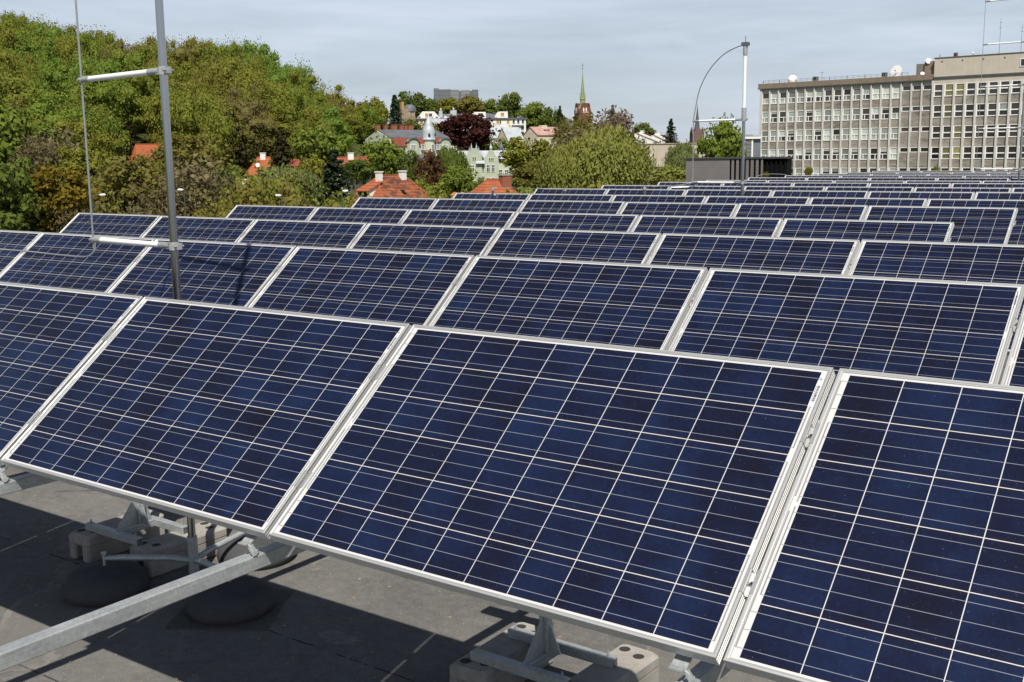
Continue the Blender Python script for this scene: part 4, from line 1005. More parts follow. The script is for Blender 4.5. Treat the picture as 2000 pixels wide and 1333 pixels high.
for i in range(6):
    for k in range(NB):
        x = x0 + BAY * k + .13
        if k < 15:
            fl = rr.random() < .5; o = link('window', WM['left', int(fl)], ob); o.location = (x, .12, zt[i] - 1.97)
            if i == 0: kd = 'db' if k in (0, 2) else ('dd' if k in (7, 8) else ('bd' if k in (5, 6, 11) else ('db' if k == 9 else 'bb')))
            else: kd = rr.choices(['bb', 'db', 'bd', 'dd', 'h1', 'h2'], [.70, .07, .08, .03, .07, .05] if i < 3 else [.44, .13, .15, .08, .12, .08])[0]
            p = link('pane', WM['left', int(fl), kd], o)
        else:
            o = link('window', WM['small'], ob); o.location = (x, .12, zt[i] - .82); link('pane', WM['smallpane'], o)
# solid stair bays under the small windows
b = MB(); b.bx(x0 + BAY * 15, xe, .115, .3, -12, zt[0] - .82)
for i in range(1, 6): pass
for k in range(15, 18):
    for i in range(6):
        q = MB(); q.bx(x0 + BAY * k + .14, x0 + BAY * (k + 1) - .14, .06, .118, (zt[i + 1] if i < 6 else -12) + .001, zt[i] - .83); q.build('stair_panel', [SPAN], ob)
ot = thing('office_building', 'taller office block with a blank beige attic, cut by the right photo edge', 'office building', O0, (0, 0, OROT))
xs = xe + .12; N2 = 15; xf = xs + BAY * N2
b = MB()
for i in range(7): b.bx(xs, xf, .02, .4, zt[i] - 1.97 - (1.33 if i < 6 else 20), zt[i] - 1.97)
b.build('spandrel', [SPAN], ot)
b = MB(); b.bx(xs, xf, .4, 15, -25, 18.3); b.bx(xs, xf, -.02, .4, zt[0], 18.3); b.build('wall', [OBEIGE], ot)
b = MB(); b.bx(xs - .1, xf, -.2, -.021, 15.15, 15.4); b.build('cornice', [DARKSTEEL], ot)
b = MB(); b.bx(xs - .12, xf, -.1, 15, 18.301, 18.42); b.build('coping', [plain('bronze_coping', (.13, .09, .07), .5)], ot)
for k in range(N2 + 1):
    b = MB(); b.bx(xs + BAY * k - .14, xs + BAY * k + .12, -.28, .41, -12, zt[0] + .02); b.build('fin', [FIN], ot)
for i in range(6):
    for k in range(N2):
        if i * N2 + k >= 88: continue
        o = link('window', WM['tall', 0], ot); o.location = (xs + BAY * k + .13, .02, zt[i] - 1.97)
        link('pane', WM['tall', 0, 'yy' if k in (1, 2) and rr.random() < .75 else rr.choices(['dd', 'db', 'bd'], [.9, .04, .06])[0]], o)
b = MB(); wx = xs + 13.2
b.bx(wx, wx + 1.5, -.06, .0, 16.35, 17.35); o = b.build('attic_window', [DARKW], ot); b = MB()
for a in ((-.12, 0, 16.23, 17.47), (1.5, 1.62, 16.23, 17.47), (0, 1.5, 16.23, 16.35), (0, 1.5, 17.35, 17.47)): b.bx(wx + a[0], wx + a[1], -.1, .0, a[2], a[3])
b.build('window_frame', [WFRAME], o)
for k in range(7):
    b = MB(); b.tube((xs + 1.2 + 3.2 * k, -.06, 17.75), (xs + 1.2 + 3.2 * k, .0, 17.75), .13, 8); b.build('drain_hole', [DARKSTEEL], ot)
b = MB(); b.bx(xs - 1.9, xs - .08, .8, 4, 15.0, 18.0); b.build('lift_housing', [PARA], ot)
b = MB(); b.bx(xs - 3.4, xs - 1.92, 1.2, 3.4, 15.0, 17.7); b.build('lift_housing', [plaster('grey_housing', (.22, .2, .18), .4)], ot)
# things on the office roofs
def onroof(name, lab, cat, px, y, z, group=None):
    a = (px - 1000) / F; c0 = (1481.5 - 1000) / F
    s_ = (a - c0) / ((ca + a * sa) / 200)      # distance along the facade
    p = O0 + U * s_ + Vector((-U.y, U.x, 0)) * y; p.z = O0.z + z
    return thing(name, lab, cat, p, (0, 0, OROT), group), s_
ZP = zt[0] + 1.62
t, _ = onroof('radome', 'white spherical radome on the left part of the office roof', 'radome', 1538, .9, ZP)
b = MB(); b.lathe([(.78, -.6), (.80, .0), (.80, .06)] , (0, 0, 0), 24); b.build('collar', [ZINC], t, True)
b = MB(); b.lathe([(.84 * math.cos(q), .45 + .84 * math.sin(q)) for q in [(-.5 + i * .207) for i in range(11)]][:10] + [(.01, 1.29)], (0, 0, 0), 28); b.build('dome', [plain('radome_white', (.82, .82, .80), .5, 0, .03)], t, True)
def dish(px, dia, z, lab, y=1.0, tilt=75, yaw=-10):
    t, _ = onroof('satellite_dish', lab, 'satellite dish', px, y, z, 'dishes on the office roof')
    r = dia / 2; b = MB(); n = 8; prof = [(r * i / n + .01, .28 * r * (i / n) ** 2) for i in range(n + 1)] + [(r + .02, .28 * r + .03)]
    b.lathe(prof, (0, 0, 0), 26); o = b.build('reflector', [plain('dish_white', (.74, .73, .70), .5, 0, .04)], t, True); o.location = (0, 0, r * .95); o.rotation_euler = (R_(tilt), 0, R_(yaw))
    b = MB(); b.tube((0, .3, -.8), (0, .25, r * .9), .06, 8); b.build('mount', [GALV], t); b = MB(); b.tube((0, -.1, r * .6), (0, -r * .9, r * 1.05), .025, 6); b.bx(-.09, .09, -r * .98, -r * .86, r * .98, r * 1.14); b.build('feed_arm', [DARKSTEEL], t)
    return t
dish(1739, 1.95, ZP - .1, 'large round dish on the office roof parapet')
dish(1799, .85, 17.6, 'small dish on top of the grey lift housing of the office', .9, 70, 30)
dish(1790, .6, ZP - .1, 'smallest dish, low beside the lift housing of the office roof', .6, 60, 20)
for px, lab in ((1580, 'grey rooftop box right of the white radome'), (1713, 'grey rooftop box left of the large round dish')):
    t, _ = onroof('rooftop_unit', lab, 'ventilation unit', px, 1.4, ZP, 'grey boxes on the office roof')
    b = MB(); b.box((0, 0, .45), (.75, .75, .75), bev=.03); b.build('casing', [plain('unit_grey', (.15, .15, .15), .6)], t); b = MB(); b.box((0, -.38, .5), (.5, .02, .45)); b.build('grille', [DARKG], t); b = MB(); b.bx(-.3, .3, -.3, .3, -.3, .074); b.build('plinth', [PARA], t)
t, _ = onroof('aerial', 'thin crossbar aerial on the office roof', 'aerial', 1591, 1.6, ZP); b = MB(); b.tube((0, 0, -.3), (0, 0, 1.55), .03, 6); b.build('pole', [DARKSTEEL], t)
b = MB(); b.tube((-.3, 0, 1.5), (.3, 0, 1.5), .03, 6); b.build('crossbar', [DARKSTEEL], t)
t, _ = onroof('roof_railing', 'low grey railing along the office roof edge', 'railing', 1483, .5, ZP); 
for k in range(0, 26):
    b = MB(); b.tube((.1 + k * 1.05, 0, 0), (.1 + k * 1.05, 0, .55 if k % 3 else .62), .022 if k % 3 else .05, 5); b.build('post', [DARKSTEEL], t)
for zq in (.3, .55):
    b = MB(); b.tube((0, 0, zq), (26.4, 0, zq), .02, 5); b.build('rail', [DARKSTEEL], t)
for px, hh, lab in ((1972, 4.4, 'tall thin aerial pole on the right office roof'), (1930, 5.5, 'faint thin aerial pole left of the attic window'), (1816, 1.5, 'short aerial pole on the lift housing of the office')):
    t, _ = onroof('aerial', lab, 'aerial', px, 2.0, 18.3 if px > 1820 else 17.6); b = MB(); b.tube((0, 0, 0), (0, 0, hh), .035, 6, r2=.02); b.build('pole', [DARKSTEEL], t); b = MB(); b.bx(-.18, .18, -.03, .03, hh * .75, hh * .75 + .05); b.bx(-.13, .13, -.03, .03, hh * .9, hh * .9 + .05); b.build('crossbar', [DARKSTEEL], t)
for px, lab in ((1853, 'small dark box on the beige attic roof'), (1886, 'tiny white camera dome on the beige attic roof')):
    t, _ = onroof('rooftop_unit', lab, 'rooftop unit', px, .5, 18.42)
    b = MB()
    if px < 1870: b.box((0, 0, .3), (.55, .5, .6), bev=.03); b.build('casing', [plain('dark_casing', (.13, .12, .12), .6)], t); b = MB(); b.bx(-.2, .2, -.26, -.24, .1, .45); b.build('grille', [DARKG], t)
    else: b.tube((0, 0, 0), (0, 0, .3), .05, 8); b.build('stem', [GALV], t); b = MB(); b.lathe([(.16, .28), (.2, .36), (.14, .5), (.02, .56)], (0, 0, 0), 12); b.build('dome', [WHITE], t, True)

# ------------------------------------------------------------------ charcoal box with black louvre, beyond the roof edge
P0, P1 = AT(1340, 312, 50), AT(1538, 308.5, 48.8); P0.z = P1.z = 2.3
v = (P1 - P0); Lb = v.length; cb = thing('charcoal_box', 'flat charcoal clad box with black vertical louvres between the second mast and the office', 'plant room', P0, (0, 0, math.atan2(v.y, v.x)))
def mat_clad():
    m = NT('charcoal_cladding'); sx = m.n('ShaderNodeSeparateXYZ', {0: m.obj()}); r = m.math('LESS_THAN', m.math('PINGPONG', sx.outputs[2], .06), .008); a = m.noise(m.obj(), .8, 5)
    b_ = m.ramp(a, [(.35, (.115, .105, .10, 1)), (.65, (.145, .133, .127, 1))]); return m.set(base=m.mix(m.math('MULTIPLY', r, .35), b_, (.06, .055, .05, 1)), rough=.6)
CLAD = mat_clad(); BLK = plain('black_louvre', (.006, .006, .006), .95, 0, .2, 4, .08)
def fx(px):
    u = (px - 1340) / 198; return Lb * u * 50 / (48.8 * (1 - u) + 50 * u)
b = MB(); b.bx(0, Lb, .14, 7, -22.5, -.001); b.build('core', [BLK], cb)
b = MB(); b.bx(0, fx(1425.5), 0, .14, -22.5, -.001); b.build('cladding', [CLAD], cb)
for a, c in ((1429, 1434), (1438, 1443.5), (1447.3, 1453), (1457, 1463), (1466.5, 1472.5), (1476.5, 1482), (1486.5, 1490.5)):
    b = MB(); b.bx(fx(a), fx(c), 0, .14, -22.5, -.001); b.build('cladding', [CLAD], cb)
b = MB(); b.bx(-.03, Lb + .03, -.04, 7, 0, .07); b.build('coping', [plain('dark_coping', (.03, .03, .03), .5)], cb)
b = MB()
for k in range(int(Lb * 5)):
    xx = fx(1491) + .12 + k * .2
    if xx < Lb: b.bx(xx, xx + .07, .05, .14, -20, -.05)
b.build('louvre', [BLK], cb)
# grey plant building left of the office
s = B('plant_building', 'low grey glazed building with louvres squeezed left of the office block', 'building', 1465, 318, 168, 0)
X, Z = s.X, s.Z
b = MB(); b.bx(X(1444), X(1484), 0, 9, -15, Z(272)); s.part('wall', b, [plain('grey_glazing', (.14, .16, .18), .3, 0, .25, .5)])
b = MB(); b.bx(X(1440), X(1484.5), -.4, 9, Z(272.5), Z(268.5)); s.part('cornice', b, [WHITEP]); b = MB(); b.bx(X(1453), X(1470), .5, 5, Z(268.5), Z(264)); b.bx(X(1471), X(1480), .5, 5, Z(268.5), Z(266)); s.part('roof_plant', b, [plain('plant_grey', (.2, .21, .22), .6)])
b = MB()
for k in range(16): b.bx(X(1455), X(1467), -.18, -.02, Z(272 + k * 2.6), Z(270.9 + k * 2.6))
s.part('louvre', b, [plain('louvre_grey', (.30, .31, .32), .5)])
for px in (1453.5, 1468.5):
    b = MB(); b.bx(X(px) - .12, X(px) + .12, -.2, -.02, -15, Z(272)); s.part('mullion', b, [WHITEP])

# ------------------------------------------------------------------ street lamps beyond the roof
def lamp(px, py, d, dx, lab):
    h = AT(px, py, d); t = thing('street_lamp', lab, 'street lamp', (h.x, h.y, h.z), (0, 0, -AZ(px)), 'street lamps beyond the roof edge')
    s = 1 if dx > 0 else -1
    b = MB(); b.tube((dx, 0, -18), (dx, 0, -.22), .05, 8, r2=.035); b.build('post', [plain('lamp_post', (.06, .065, .06), .6)], t, True)
    b = MB(); b.path([(dx, 0, -.3), (dx * .93, 0, -.12), (dx * .6, 0, -.02), (0, 0, .03)], .02, 8); b.build('arm', [plain('lamp_arm', (.1, .105, .1), .6)], t, True)
    b = MB(); q = -s
    b.prism([(q * -.06, -.01), (q * .06, -.055), (q * .27, -.04), (q * .32, .01), (q * .25, .065), (q * .03, .05)], -.075, .075, 'y'); b.build('lamp_head', [plain('lamp_grey', (.72, .73, .72), .4, 0, .05)], t)
lamp(195, 380.5, 62, -.42, 'street lamp on the left, by the wire of the near mast')
lamp(357, 370.5, 66, .07, 'street lamp head just right of the near mast')
lamp(548, 381.5, 64, .07, 'street lamp head before the pale green willow')
lamp(670, 373, 66, -.07, 'street lamp head left of the weathered orange roof')
# ------------------------------------------------------------------ trees
def leaf_mat(name, lo, mid, hi, trans=.38, attr=False):
    m = NT(name); t = m.t
    rnd = m.n('ShaderNodeNewGeometry').outputs['Random Per Island']
    if attr:
        at = m.n('ShaderNodeAttribute', attribute_name='tint'); f = m.math('ADD', m.math('MULTIPLY', at.outputs['Fac'], .90), m.math('MULTIPLY', rnd, .10))
    else:
        f = m.math('ADD', m.math('ADD', .15, m.math('MULTIPLY', rnd, .30)), m.math('MULTIPLY', m.noise(m.obj(), 5, 3), .45))
    col = m.ramp(f, lo if attr else [(.2, c4(lo)), (.5, c4(mid)), (.8, c4(hi))])
    d = m.n('ShaderNodeBsdfDiffuse', {'Color': col}); tr = m.n('ShaderNodeBsdfTranslucent', {'Color': col}); mxs = m.n('ShaderNodeMixShader', {0: trans})
    t.links.new(d.outputs[0], mxs.inputs[1]); t.links.new(tr.outputs[0], mxs.inputs[2]); out = [n for n in t.nodes if n.type == 'OUTPUT_MATERIAL'][0]
    t.links.new(mxs.outputs[0], out.inputs[0]); t.nodes.remove(m.b); return m.mat
def rand_unit(rng, n):
    v = rng.normal(size=(n, 3)); return v / np.linalg.norm(v, axis=1)[:, None]
def leaves(rng, P, N, size, jit, asp=.7):
    n = len(P); N = N + rng.normal(size=(n, 3)) * jit; N /= np.linalg.norm(N, axis=1)[:, None] + 1e-9
    T = np.cross(N, rand_unit(rng, n)); T /= np.linalg.norm(T, axis=1)[:, None] + 1e-9; Bv = np.cross(N, T)
    s = size * rng.uniform(.6, 1.35, n)[:, None]; T *= s; Bv *= s * asp
    return np.stack([P - T, P - Bv * .9 + T * .15, P + T, P + Bv], 1)
def core(c, r, ax=(1.1, 1.1, .8), nu=8, nv=5):  # hull in leaf colour, added inside crowns to keep gaps from going black
    u = np.linspace(0, 2 * np.pi, nu + 1); v = np.linspace(.25, np.pi - .25, nv + 1); U_, V_ = np.meshgrid(u, v)
    P = np.stack([np.sin(V_) * np.cos(U_), np.sin(V_) * np.sin(U_), np.cos(V_)], -1) * (r * (1 + .16 * np.sin(U_ * 3 + V_ * 5 + r * 900))[..., None]) * np.array(ax) + c
    return np.stack([P[:-1, :-1], P[1:, :-1], P[1:, 1:], P[:-1, 1:]], 2).reshape(-1, 4, 3)
def crown(kind, seed, nl, ls):
    # unit crown: x, y in -.5...5, z in 0..1
    rng = np.random.default_rng(seed); Q = []
    if kind in ('round', 'loose', 'bare'):
        nb = {'round': 34, 'loose': 30, 'bare': 40}[kind]
        lob = rand_unit(rng, 5) * .13
        for i in range(nb):
            d = rand_unit(rng, 1)[0]; d[2] = d[2] * .9 + .1; r = rng.uniform(.30, 1.0) ** .5
            c = np.array([d[0] * .36, d[1] * .36, d[2] * .36]) * r + lob[i % 5]
            # narrower towards the base and the top
            c[:2] *= 1 - .35 * max(0, -c[2] * 2) ** 1.2
            rb = rng.uniform(.10, .19) * (1.0 if kind == 'round' else .85)
            n = nl // nb; u = rand_unit(rng, n); u[:, 2] += .25; u /= np.linalg.norm(u, axis=1)[:, None]
            rad = rb * rng.uniform(.55, 1.12, n)[:, None] * np.array([1.1, 1.1, .8])
            P = c + u * rad; P[:, 2] += .5
            if kind != 'bare' and i % 3 != 2: Q.append(core(c + [0, 0, .5], rb * .60))
            Q.append(leaves(rng, P, u, ls, {'round': .42, 'loose': .65, 'bare': 1.2}[kind], .7 if kind != 'bare' else .17))
        n = nl // 7; u = rand_unit(rng, n); P = u * (rng.uniform(.2, 1, n) ** .45)[:, None] * np.array([.5, .5, .5]) + [0, 0, .5]
        Q.append(leaves(rng, P, u, ls, .9))
    elif kind == 'weep':
        nb = 95
        for i in range(nb):
            a = rng.uniform(0, 6.283); r = .47 * rng.uniform(.05, 1) ** .5; zt = .55 + .45 * math.sqrt(max(0, 1 - (r / .5) ** 2)) * rng.uniform(.55, 1.0); ln = rng.uniform(.25, .55)
            n = nl // nb; t = rng.uniform(0, 1, n); w = .03 + .035 * np.sin(t * 3.1)
            P = np.stack([r * math.cos(a) * (1 + t * .12) + rng.normal(0, 1, n) * w, r * math.sin(a) * (1 + t * .12) + rng.normal(0, 1, n) * w, zt - t * ln], 1)
            N = np.tile([math.cos(a), math.sin(a), .45], (n, 1)) + rng.normal(size=(n, 3)) * .4
            Tv = np.tile([math.cos(a) * .12, math.sin(a) * .12, -1.], (n, 1)) + rng.normal(size=(n, 3)) * .5; Bv = np.cross(N, Tv); Bv /= np.linalg.norm(Bv, axis=1)[:, None]
            sz = ls * rng.uniform(.7, 1.4, n)[:, None]; Tv = Tv * sz * 1.1; Bv = Bv * sz * .6
            Q.append(np.stack([P - Tv, P - Bv, P + Tv, P + Bv], 1))
            if i % 2: Q.append(core(np.array([r * math.cos(a) * .85, r * math.sin(a) * .85, zt - ln * .45]), .075, (.8, .8, 2.2)))
    elif kind == 'conifer':
        lv = 20
        for i in range(lv):
            z = i / lv; R = .5 * (1 - z) ** .85 * rng.uniform(.82, 1.08) + .02; nbr = max(5, int(15 * (1 - z) + 4))
            for j in range(nbr):
                a = rng.uniform(0, 6.283); Rj = R * rng.uniform(.65, 1.1); n = max(4, int(nl / lv / nbr)); t = rng.uniform(.1, 1, n)
                P = np.stack([Rj * t * math.cos(a), Rj * t * math.sin(a), z + .03 - t * Rj * .28 + .02 * t * t], 1) + rng.normal(0, .012, (n, 3))
                N = np.tile([math.cos(a) * .5, math.sin(a) * .5, .85], (n, 1)); Q.append(leaves(rng, P, N, ls, .45, .5))
        P = np.stack([np.zeros(30), np.zeros(30), rng.uniform(.9, 1.0, 30)], 1); Q.append(leaves(rng, P, rand_unit(rng, 30), ls * .6, .4, .4))
    return np.concatenate(Q)
def quads_mesh(name, q, mats, tint=None):
    n = len(q); me = bpy.data.meshes.new(name); me.vertices.add(n * 4); me.vertices.foreach_set('co', q.reshape(-1).astype(np.float32))
    me.loops.add(n * 4); me.loops.foreach_set('vertex_index', np.arange(n * 4, dtype=np.int32)); me.polygons.add(n)
    me.polygons.foreach_set('loop_start', np.arange(0, n * 4, 4, dtype=np.int32))
    for m in mats: me.materials.append(m)
    if tint is not None:
        at = me.attributes.new('tint', 'FLOAT', 'FACE'); at.data.foreach_set('value', tint.astype(np.float32))
    me.update(calc_edges=True); me.validate(); return me
def fit(q):
    c = q.reshape(-1, 3); lo, hi = np.percentile(c, 1, axis=0), np.percentile(c, 99, axis=0)
    r = q.copy(); r[..., :2] = (r[..., :2] - (lo[:2] + hi[:2]) / 2) / (hi[:2] - lo[:2]); r[..., 2] = (r[..., 2] - lo[2]) / (hi[2] - lo[2]); return r
LM = {
 'bright': leaf_mat('bright_green_leaves', (0.095, 0.142, 0.024), (0.155, 0.203, 0.035), (0.223, 0.263, 0.054)),
 'mid': leaf_mat('mid_green_leaves', (0.070, 0.105, 0.025), (0.119, 0.154, 0.034), (0.182, 0.217, 0.050)),
 'yellow': leaf_mat('yellow_green_leaves', (0.132, 0.150, 0.024), (0.204, 0.210, 0.034), (0.276, 0.264, 0.048)),
 'willow': leaf_mat('willow_leaves', (0.162, 0.178, 0.039), (0.232, 0.243, 0.059), (0.292, 0.297, 0.092)),
 'pale': leaf_mat('pale_green_leaves', (0.127, 0.155, 0.052), (0.178, 0.207, 0.071), (0.230, 0.259, 0.103)),
 'olive': leaf_mat('olive_leaves', (0.112, 0.103, 0.030), (0.175, 0.160, 0.040), (0.237, 0.213, 0.056)),
 'gold': leaf_mat('golden_leaves', (.12, .09, .014), (.18, .135, .02), (.25, .19, .035)),
 'brown': leaf_mat('brown_twigs', (0.115, 0.094, 0.048), (0.161, 0.135, 0.067), (0.207, 0.178, 0.094), .2),
 'pink': leaf_mat('pinkish_bare_twigs', (.12, .085, .055), (.17, .12, .08), (.23, .17, .12), .1),
 'rust': leaf_mat('rusty_leaves', (0.070, 0.039, 0.022), (0.119, 0.067, 0.034), (0.168, 0.105, 0.049)),
 'copper': leaf_mat('copper_beech_leaves', (.028, .011, .010), (.048, .018, .015), (.075, .030, .024), .12),
 'spruce': leaf_mat('spruce_needles', (0.013, 0.022, 0.013), (0.023, 0.036, 0.018), (0.039, 0.055, 0.026), .05),
 'brownspruce': leaf_mat('brownish_needles', (.025, .022, .010), (.042, .036, .015), (.065, .055, .024), .05)}
BARK = plain('tree_bark', (.10, .08, .06), .95, 0, .3, 6); BIRCH = plain('birch_bark', (.5, .47, .42), .9, 0, .35, 9)
CM = {}
for key, (kind, sd_, nl, ls) in {'r1': ('round', 1, 4600, .033), 'r2': ('round', 2, 4600, .033), 'r3': ('round', 3, 4400, .034), 'l1': ('loose', 4, 3000, .032), 'l2': ('loose', 5, 3000, .032), 'b1': ('bare', 6, 5200, .034), 'b2': ('bare', 7, 5200, .034), 'w1': ('weep', 8, 15000, .0155), 'w2': ('weep', 9, 8000, .021), 'c1': ('conifer', 10, 4200, .036), 'c2': ('conifer', 11, 4200, .036)}.items():
    CM[key] = quads_mesh('crown', fit(crown(kind, sd_, nl, ls)), [LM['mid']])
def trunk_build(rr, wd, ht, down, conif, mat, parent):
    b = MB(); n = 7; r = min(wd * .026, .34) + .05
    J = lambda k: rr.uniform(-k, k) * wd
    b.path([(0, 0, -down), (J(.01), J(.01), 0), (J(.03), J(.03), ht * .35), (J(.04), J(.04), ht * .62), (0, 0, ht * .9)], [r * 1.15, r, r * .75, r * .45, r * .12], n)
    if not conif:
        for k in range(8):
            a = rr.uniform(0, 6.28); z = ht * rr.uniform(.05, .5); l = min(wd, ht) * rr.uniform(.22, .36)
            b.path([(0, 0, z), (math.cos(a) * l * .5, math.sin(a) * l * .5, z + l * .35), (math.cos(a) * l, math.sin(a) * l, z + l * .75)], [r * .45, r * .3, r * .08], 5)
    return b.build('trunk', [mat], parent, True)
trng = random.Random(99)
def tree(label, px0, px1, py0, py1, d, cm, mat, cat='tree', name='tree', group=None, depth=None, trunk=None):
    k = d / F; wd = (px1 - px0) * k; ht = (py1 - py0) * k; c = AT((px0 + px1) / 2, py1, d)
    t = thing(name, label, cat, c, (0, 0, trng.uniform(0, 6.28)), group)
    o = link('crown', CM[cm], t); o.scale = (wd, depth or wd, ht); o.material_slots[0].link = 'OBJECT'; o.material_slots[0].material = LM[mat]
    g = ground_z(c.x, c.y)
    trunk_build(trng, wd, ht, max(.8, c.z - g + .3), cm[0] == 'c', BIRCH if trunk else BARK, t)
    return t
G1, G2, G3, G4 = 'trees around the town houses', 'trees at the foot of the wooded hill', 'trees on the ridge behind the white apartments', 'conifers between the houses'
T = tree
T('dark purple copper beech in front of the white apartments', 866, 959, 227, 297, 395, 'r1', 'copper', group=G1)
T('largest drooping pale green birch behind the panels at the centre right', 1085, 1268, 262, 378, 150, 'w1', 'willow', group=G1, trunk='w')
T('drooping yellowish birch filling the left flank of the largest birch', 1055, 1140, 290, 378, 146, 'w2', 'willow', group=G1, trunk='w')
T('drooping birch at the right flank of the largest birch, before the beige wall', 1195, 1258, 298, 372, 153, 'w2', 'willow', group=G1, trunk='w')
T('yellow-green maple with dark branches right of the gabled tenement', 985, 1082, 275, 362, 175, 'l1', 'yellow', group=G1)
T('olive tree below the maple, right of the brick chimney', 1000, 1075, 318, 382, 160, 'l2', 'olive', group=G1)
T('olive brown tree in front of the brick church tower', 1085, 1180, 233, 318, 260, 'b1', 'olive', group=G1)
T('bare pinkish brown tree right of the brick church tower', 1158, 1238, 224, 315, 290, 'b2', 'pink', group=G1)
T('brown twiggy tree below the church, left of the pinkish one', 1100, 1200, 258, 325, 250, 'b1', 'brown', group=G1)
T('round dark green bush left of the small spruce on the skyline', 1229, 1280, 244, 284, 365, 'r2', 'mid', group=G1)
T('small dark spruce on the skyline above the beige wall', 1296, 1322, 234, 282, 335, 'c1', 'spruce', group=G4)
T('dark treetop behind the bare pinkish tree', 1183, 1208, 211, 262, 430, 'c2', 'spruce', group=G4)
T('pointed bright green tree behind the second mast', 1370, 1450, 243, 345, 120, 'r3', 'bright', group=G1)
T('pale loose tree left of the pointed bright green tree', 1298, 1364, 285, 365, 125, 'w2', 'pale', group=G1)
T('low yellow-green bush above the panel row left of the charcoal box', 1272, 1345, 328, 372, 105, 'r1', 'willow', 'bush', 'bush', group=G1)
T('leafy green tree hiding the left part of the green mansion', 706, 786, 279, 352, 295, 'r3', 'bright', group=G1)
T('green tree lower left of the mansion tree, above the weathered roof', 672, 728, 314, 352, 245, 'r1', 'mid', group=G1)
T('bright green round tree left of the small orange roof', 858, 935, 329, 392, 150, 'r2', 'bright', group=G1)
T('pale drooping birch left of the gabled tenement', 846, 915, 294, 380, 205, 'w2', 'mid', group=G1, trunk='w')
T('reddish brown tree right of the weathered orange roof', 808, 868, 303, 392, 195, 'l2', 'rust', group=G1)
T('slim green tree between the two sage green buildings', 780, 822, 300, 372, 215, 'l1', 'mid', group=G1)
T('thin dark green tree between the weathered roof and the rusty tree', 795, 812, 320, 378, 190, 'c2', 'mid', group=G4)
T('small pale tree in front of the gabled tenement', 931, 947, 348, 380, 175, 'l1', 'pale', group=G1)
T('light green tree right of the onion tower', 822, 873, 244, 286, 420, 'r1', 'yellow', group=G1)
T('tall dark spruce left of the white apartments', 753, 788, 189, 268, 390, 'c1', 'spruce', group=G4)
T('yellow-green tree left of the tall spruce', 696, 757, 199, 272, 385, 'r2', 'yellow', group=G1)
T('olive tree at the right foot of the wooded hill', 640, 700, 212, 300, 395, 'l1', 'olive', group=G2)
T('green tree just right of the tall spruce', 780, 822, 236, 270, 400, 'r3', 'mid', group=G1)
T('broad tree crown left of the grey high-rise', 773, 832, 183, 236, 560, 'l1', 'mid', group=G3)
T('lower green crown at the left foot of the grey high-rise', 815, 862, 196, 232, 565, 'r2', 'mid', group=G3)
T('yellow-green crown in front of the grey high-rise', 853, 905, 195, 232, 560, 'r1', 'yellow', group=G3)
T('olive green crown at the right foot of the grey high-rise', 893, 944, 191, 232, 555, 'r3', 'olive', group=G3)
T('small dark conifer at the right edge of the grey high-rise', 931, 946, 197, 232, 575, 'c1', 'spruce', group=G4)
T('feathery green tree right of the grey high-rise', 938, 982, 197, 234, 560, 'l2', 'bright', group=G3)
T('tall birch on the ridge right of the grey high-rise', 973, 1019, 185, 238, 560, 'l1', 'mid', group=G3, trunk='w')
T('dense green crown left of the church spire', 1015, 1072, 205, 262, 520, 'r1', 'bright', group=G3)
T('dark green crown right of the dense one, left of the church', 1055, 1102, 216, 266, 515, 'r2', 'mid', group=G3)
T('thin dark conifer left of the church spire', 1084, 1103, 209, 258, 510, 'c2', 'spruce', group=G4)
# foot of the hill
T('large dark fir left of the weathered orange roof', 610, 692, 297, 418, 140, 'c1', 'spruce', group=G4)
T('dark spruce right of the dish roof', 528, 578, 252, 352, 228, 'c2', 'brownspruce', group=G4)
T('tall brownish spruce left of the dish roof', 420, 497, 222, 345, 240, 'c1', 'brownspruce', group=G4)
T('pale green willow behind the third row, left of the fir', 484, 632, 332, 412, 138, 'w2', 'pale', group=G2)
T('yellow-green tree left of the large dark fir', 578, 640, 312, 392, 170, 'r2', 'yellow', group=G2)
T('bright green tree cluster above the dish roof', 572, 668, 255, 330, 265, 'r3', 'bright', group=G2)
T('light green tree up the slope behind the near mast', 198, 250, 232, 318, 225, 'l2', 'bright', group=G2)
T('dark conifer left of the red roof in the wood', 238, 278, 240, 312, 235, 'c2', 'brownspruce', group=G4)
T('golden bush behind the left end of the second row', 62, 186, 335, 470, 112, 'l1', 'gold', group=G2)
T('dark green tree at the left photo edge above the second row', -40, 76, 322, 480, 108, 'l1', 'mid', group=G2)
T('brownish half-bare tree above the golden bush', 48, 178, 268, 392, 185, 'b1', 'brown', group=G2)
T('yellow-green bush left of the near mast', 120, 215, 295, 385, 175, 'l1', 'yellow', group=G2)
T('big bright green tree at the left photo edge on the slope', -60, 58, 208, 345, 200, 'r1', 'bright', group=G2)
T('round green tree left of the wire of the near mast', 42, 138, 246, 330, 215, 'r2', 'bright', group=G2)
T('olive half-leafed tree behind the near mast', 185, 335, 318, 440, 128, 'l2', 'olive', group=G2)
T('brown twiggy tree right of the near mast', 325, 455, 322, 440, 124, 'b2', 'brown', group=G2)
T('green bush between the twiggy tree and the orange roof', 395, 480, 330, 412, 150, 'l1', 'mid', group=G2)
T('olive tree in front of the red roof in the wood', 268, 345, 296, 378, 195, 'l2', 'olive', group=G2)
T('tall olive tree right of the near mast below the spruce', 330, 440, 268, 372, 205, 'l1', 'olive', group=G2)
T('small yellowish sapling before the black louvre', 1488, 1501, 337, 352, 47, 'l1', 'gold', 'shrub', 'shrub')
T('small yellow-green tree at the foot of the office facade, left one', 1570, 1587, 327, 344, 150, 'b1', 'yellow', 'tree', 'tree', 'small trees at the foot of the office')
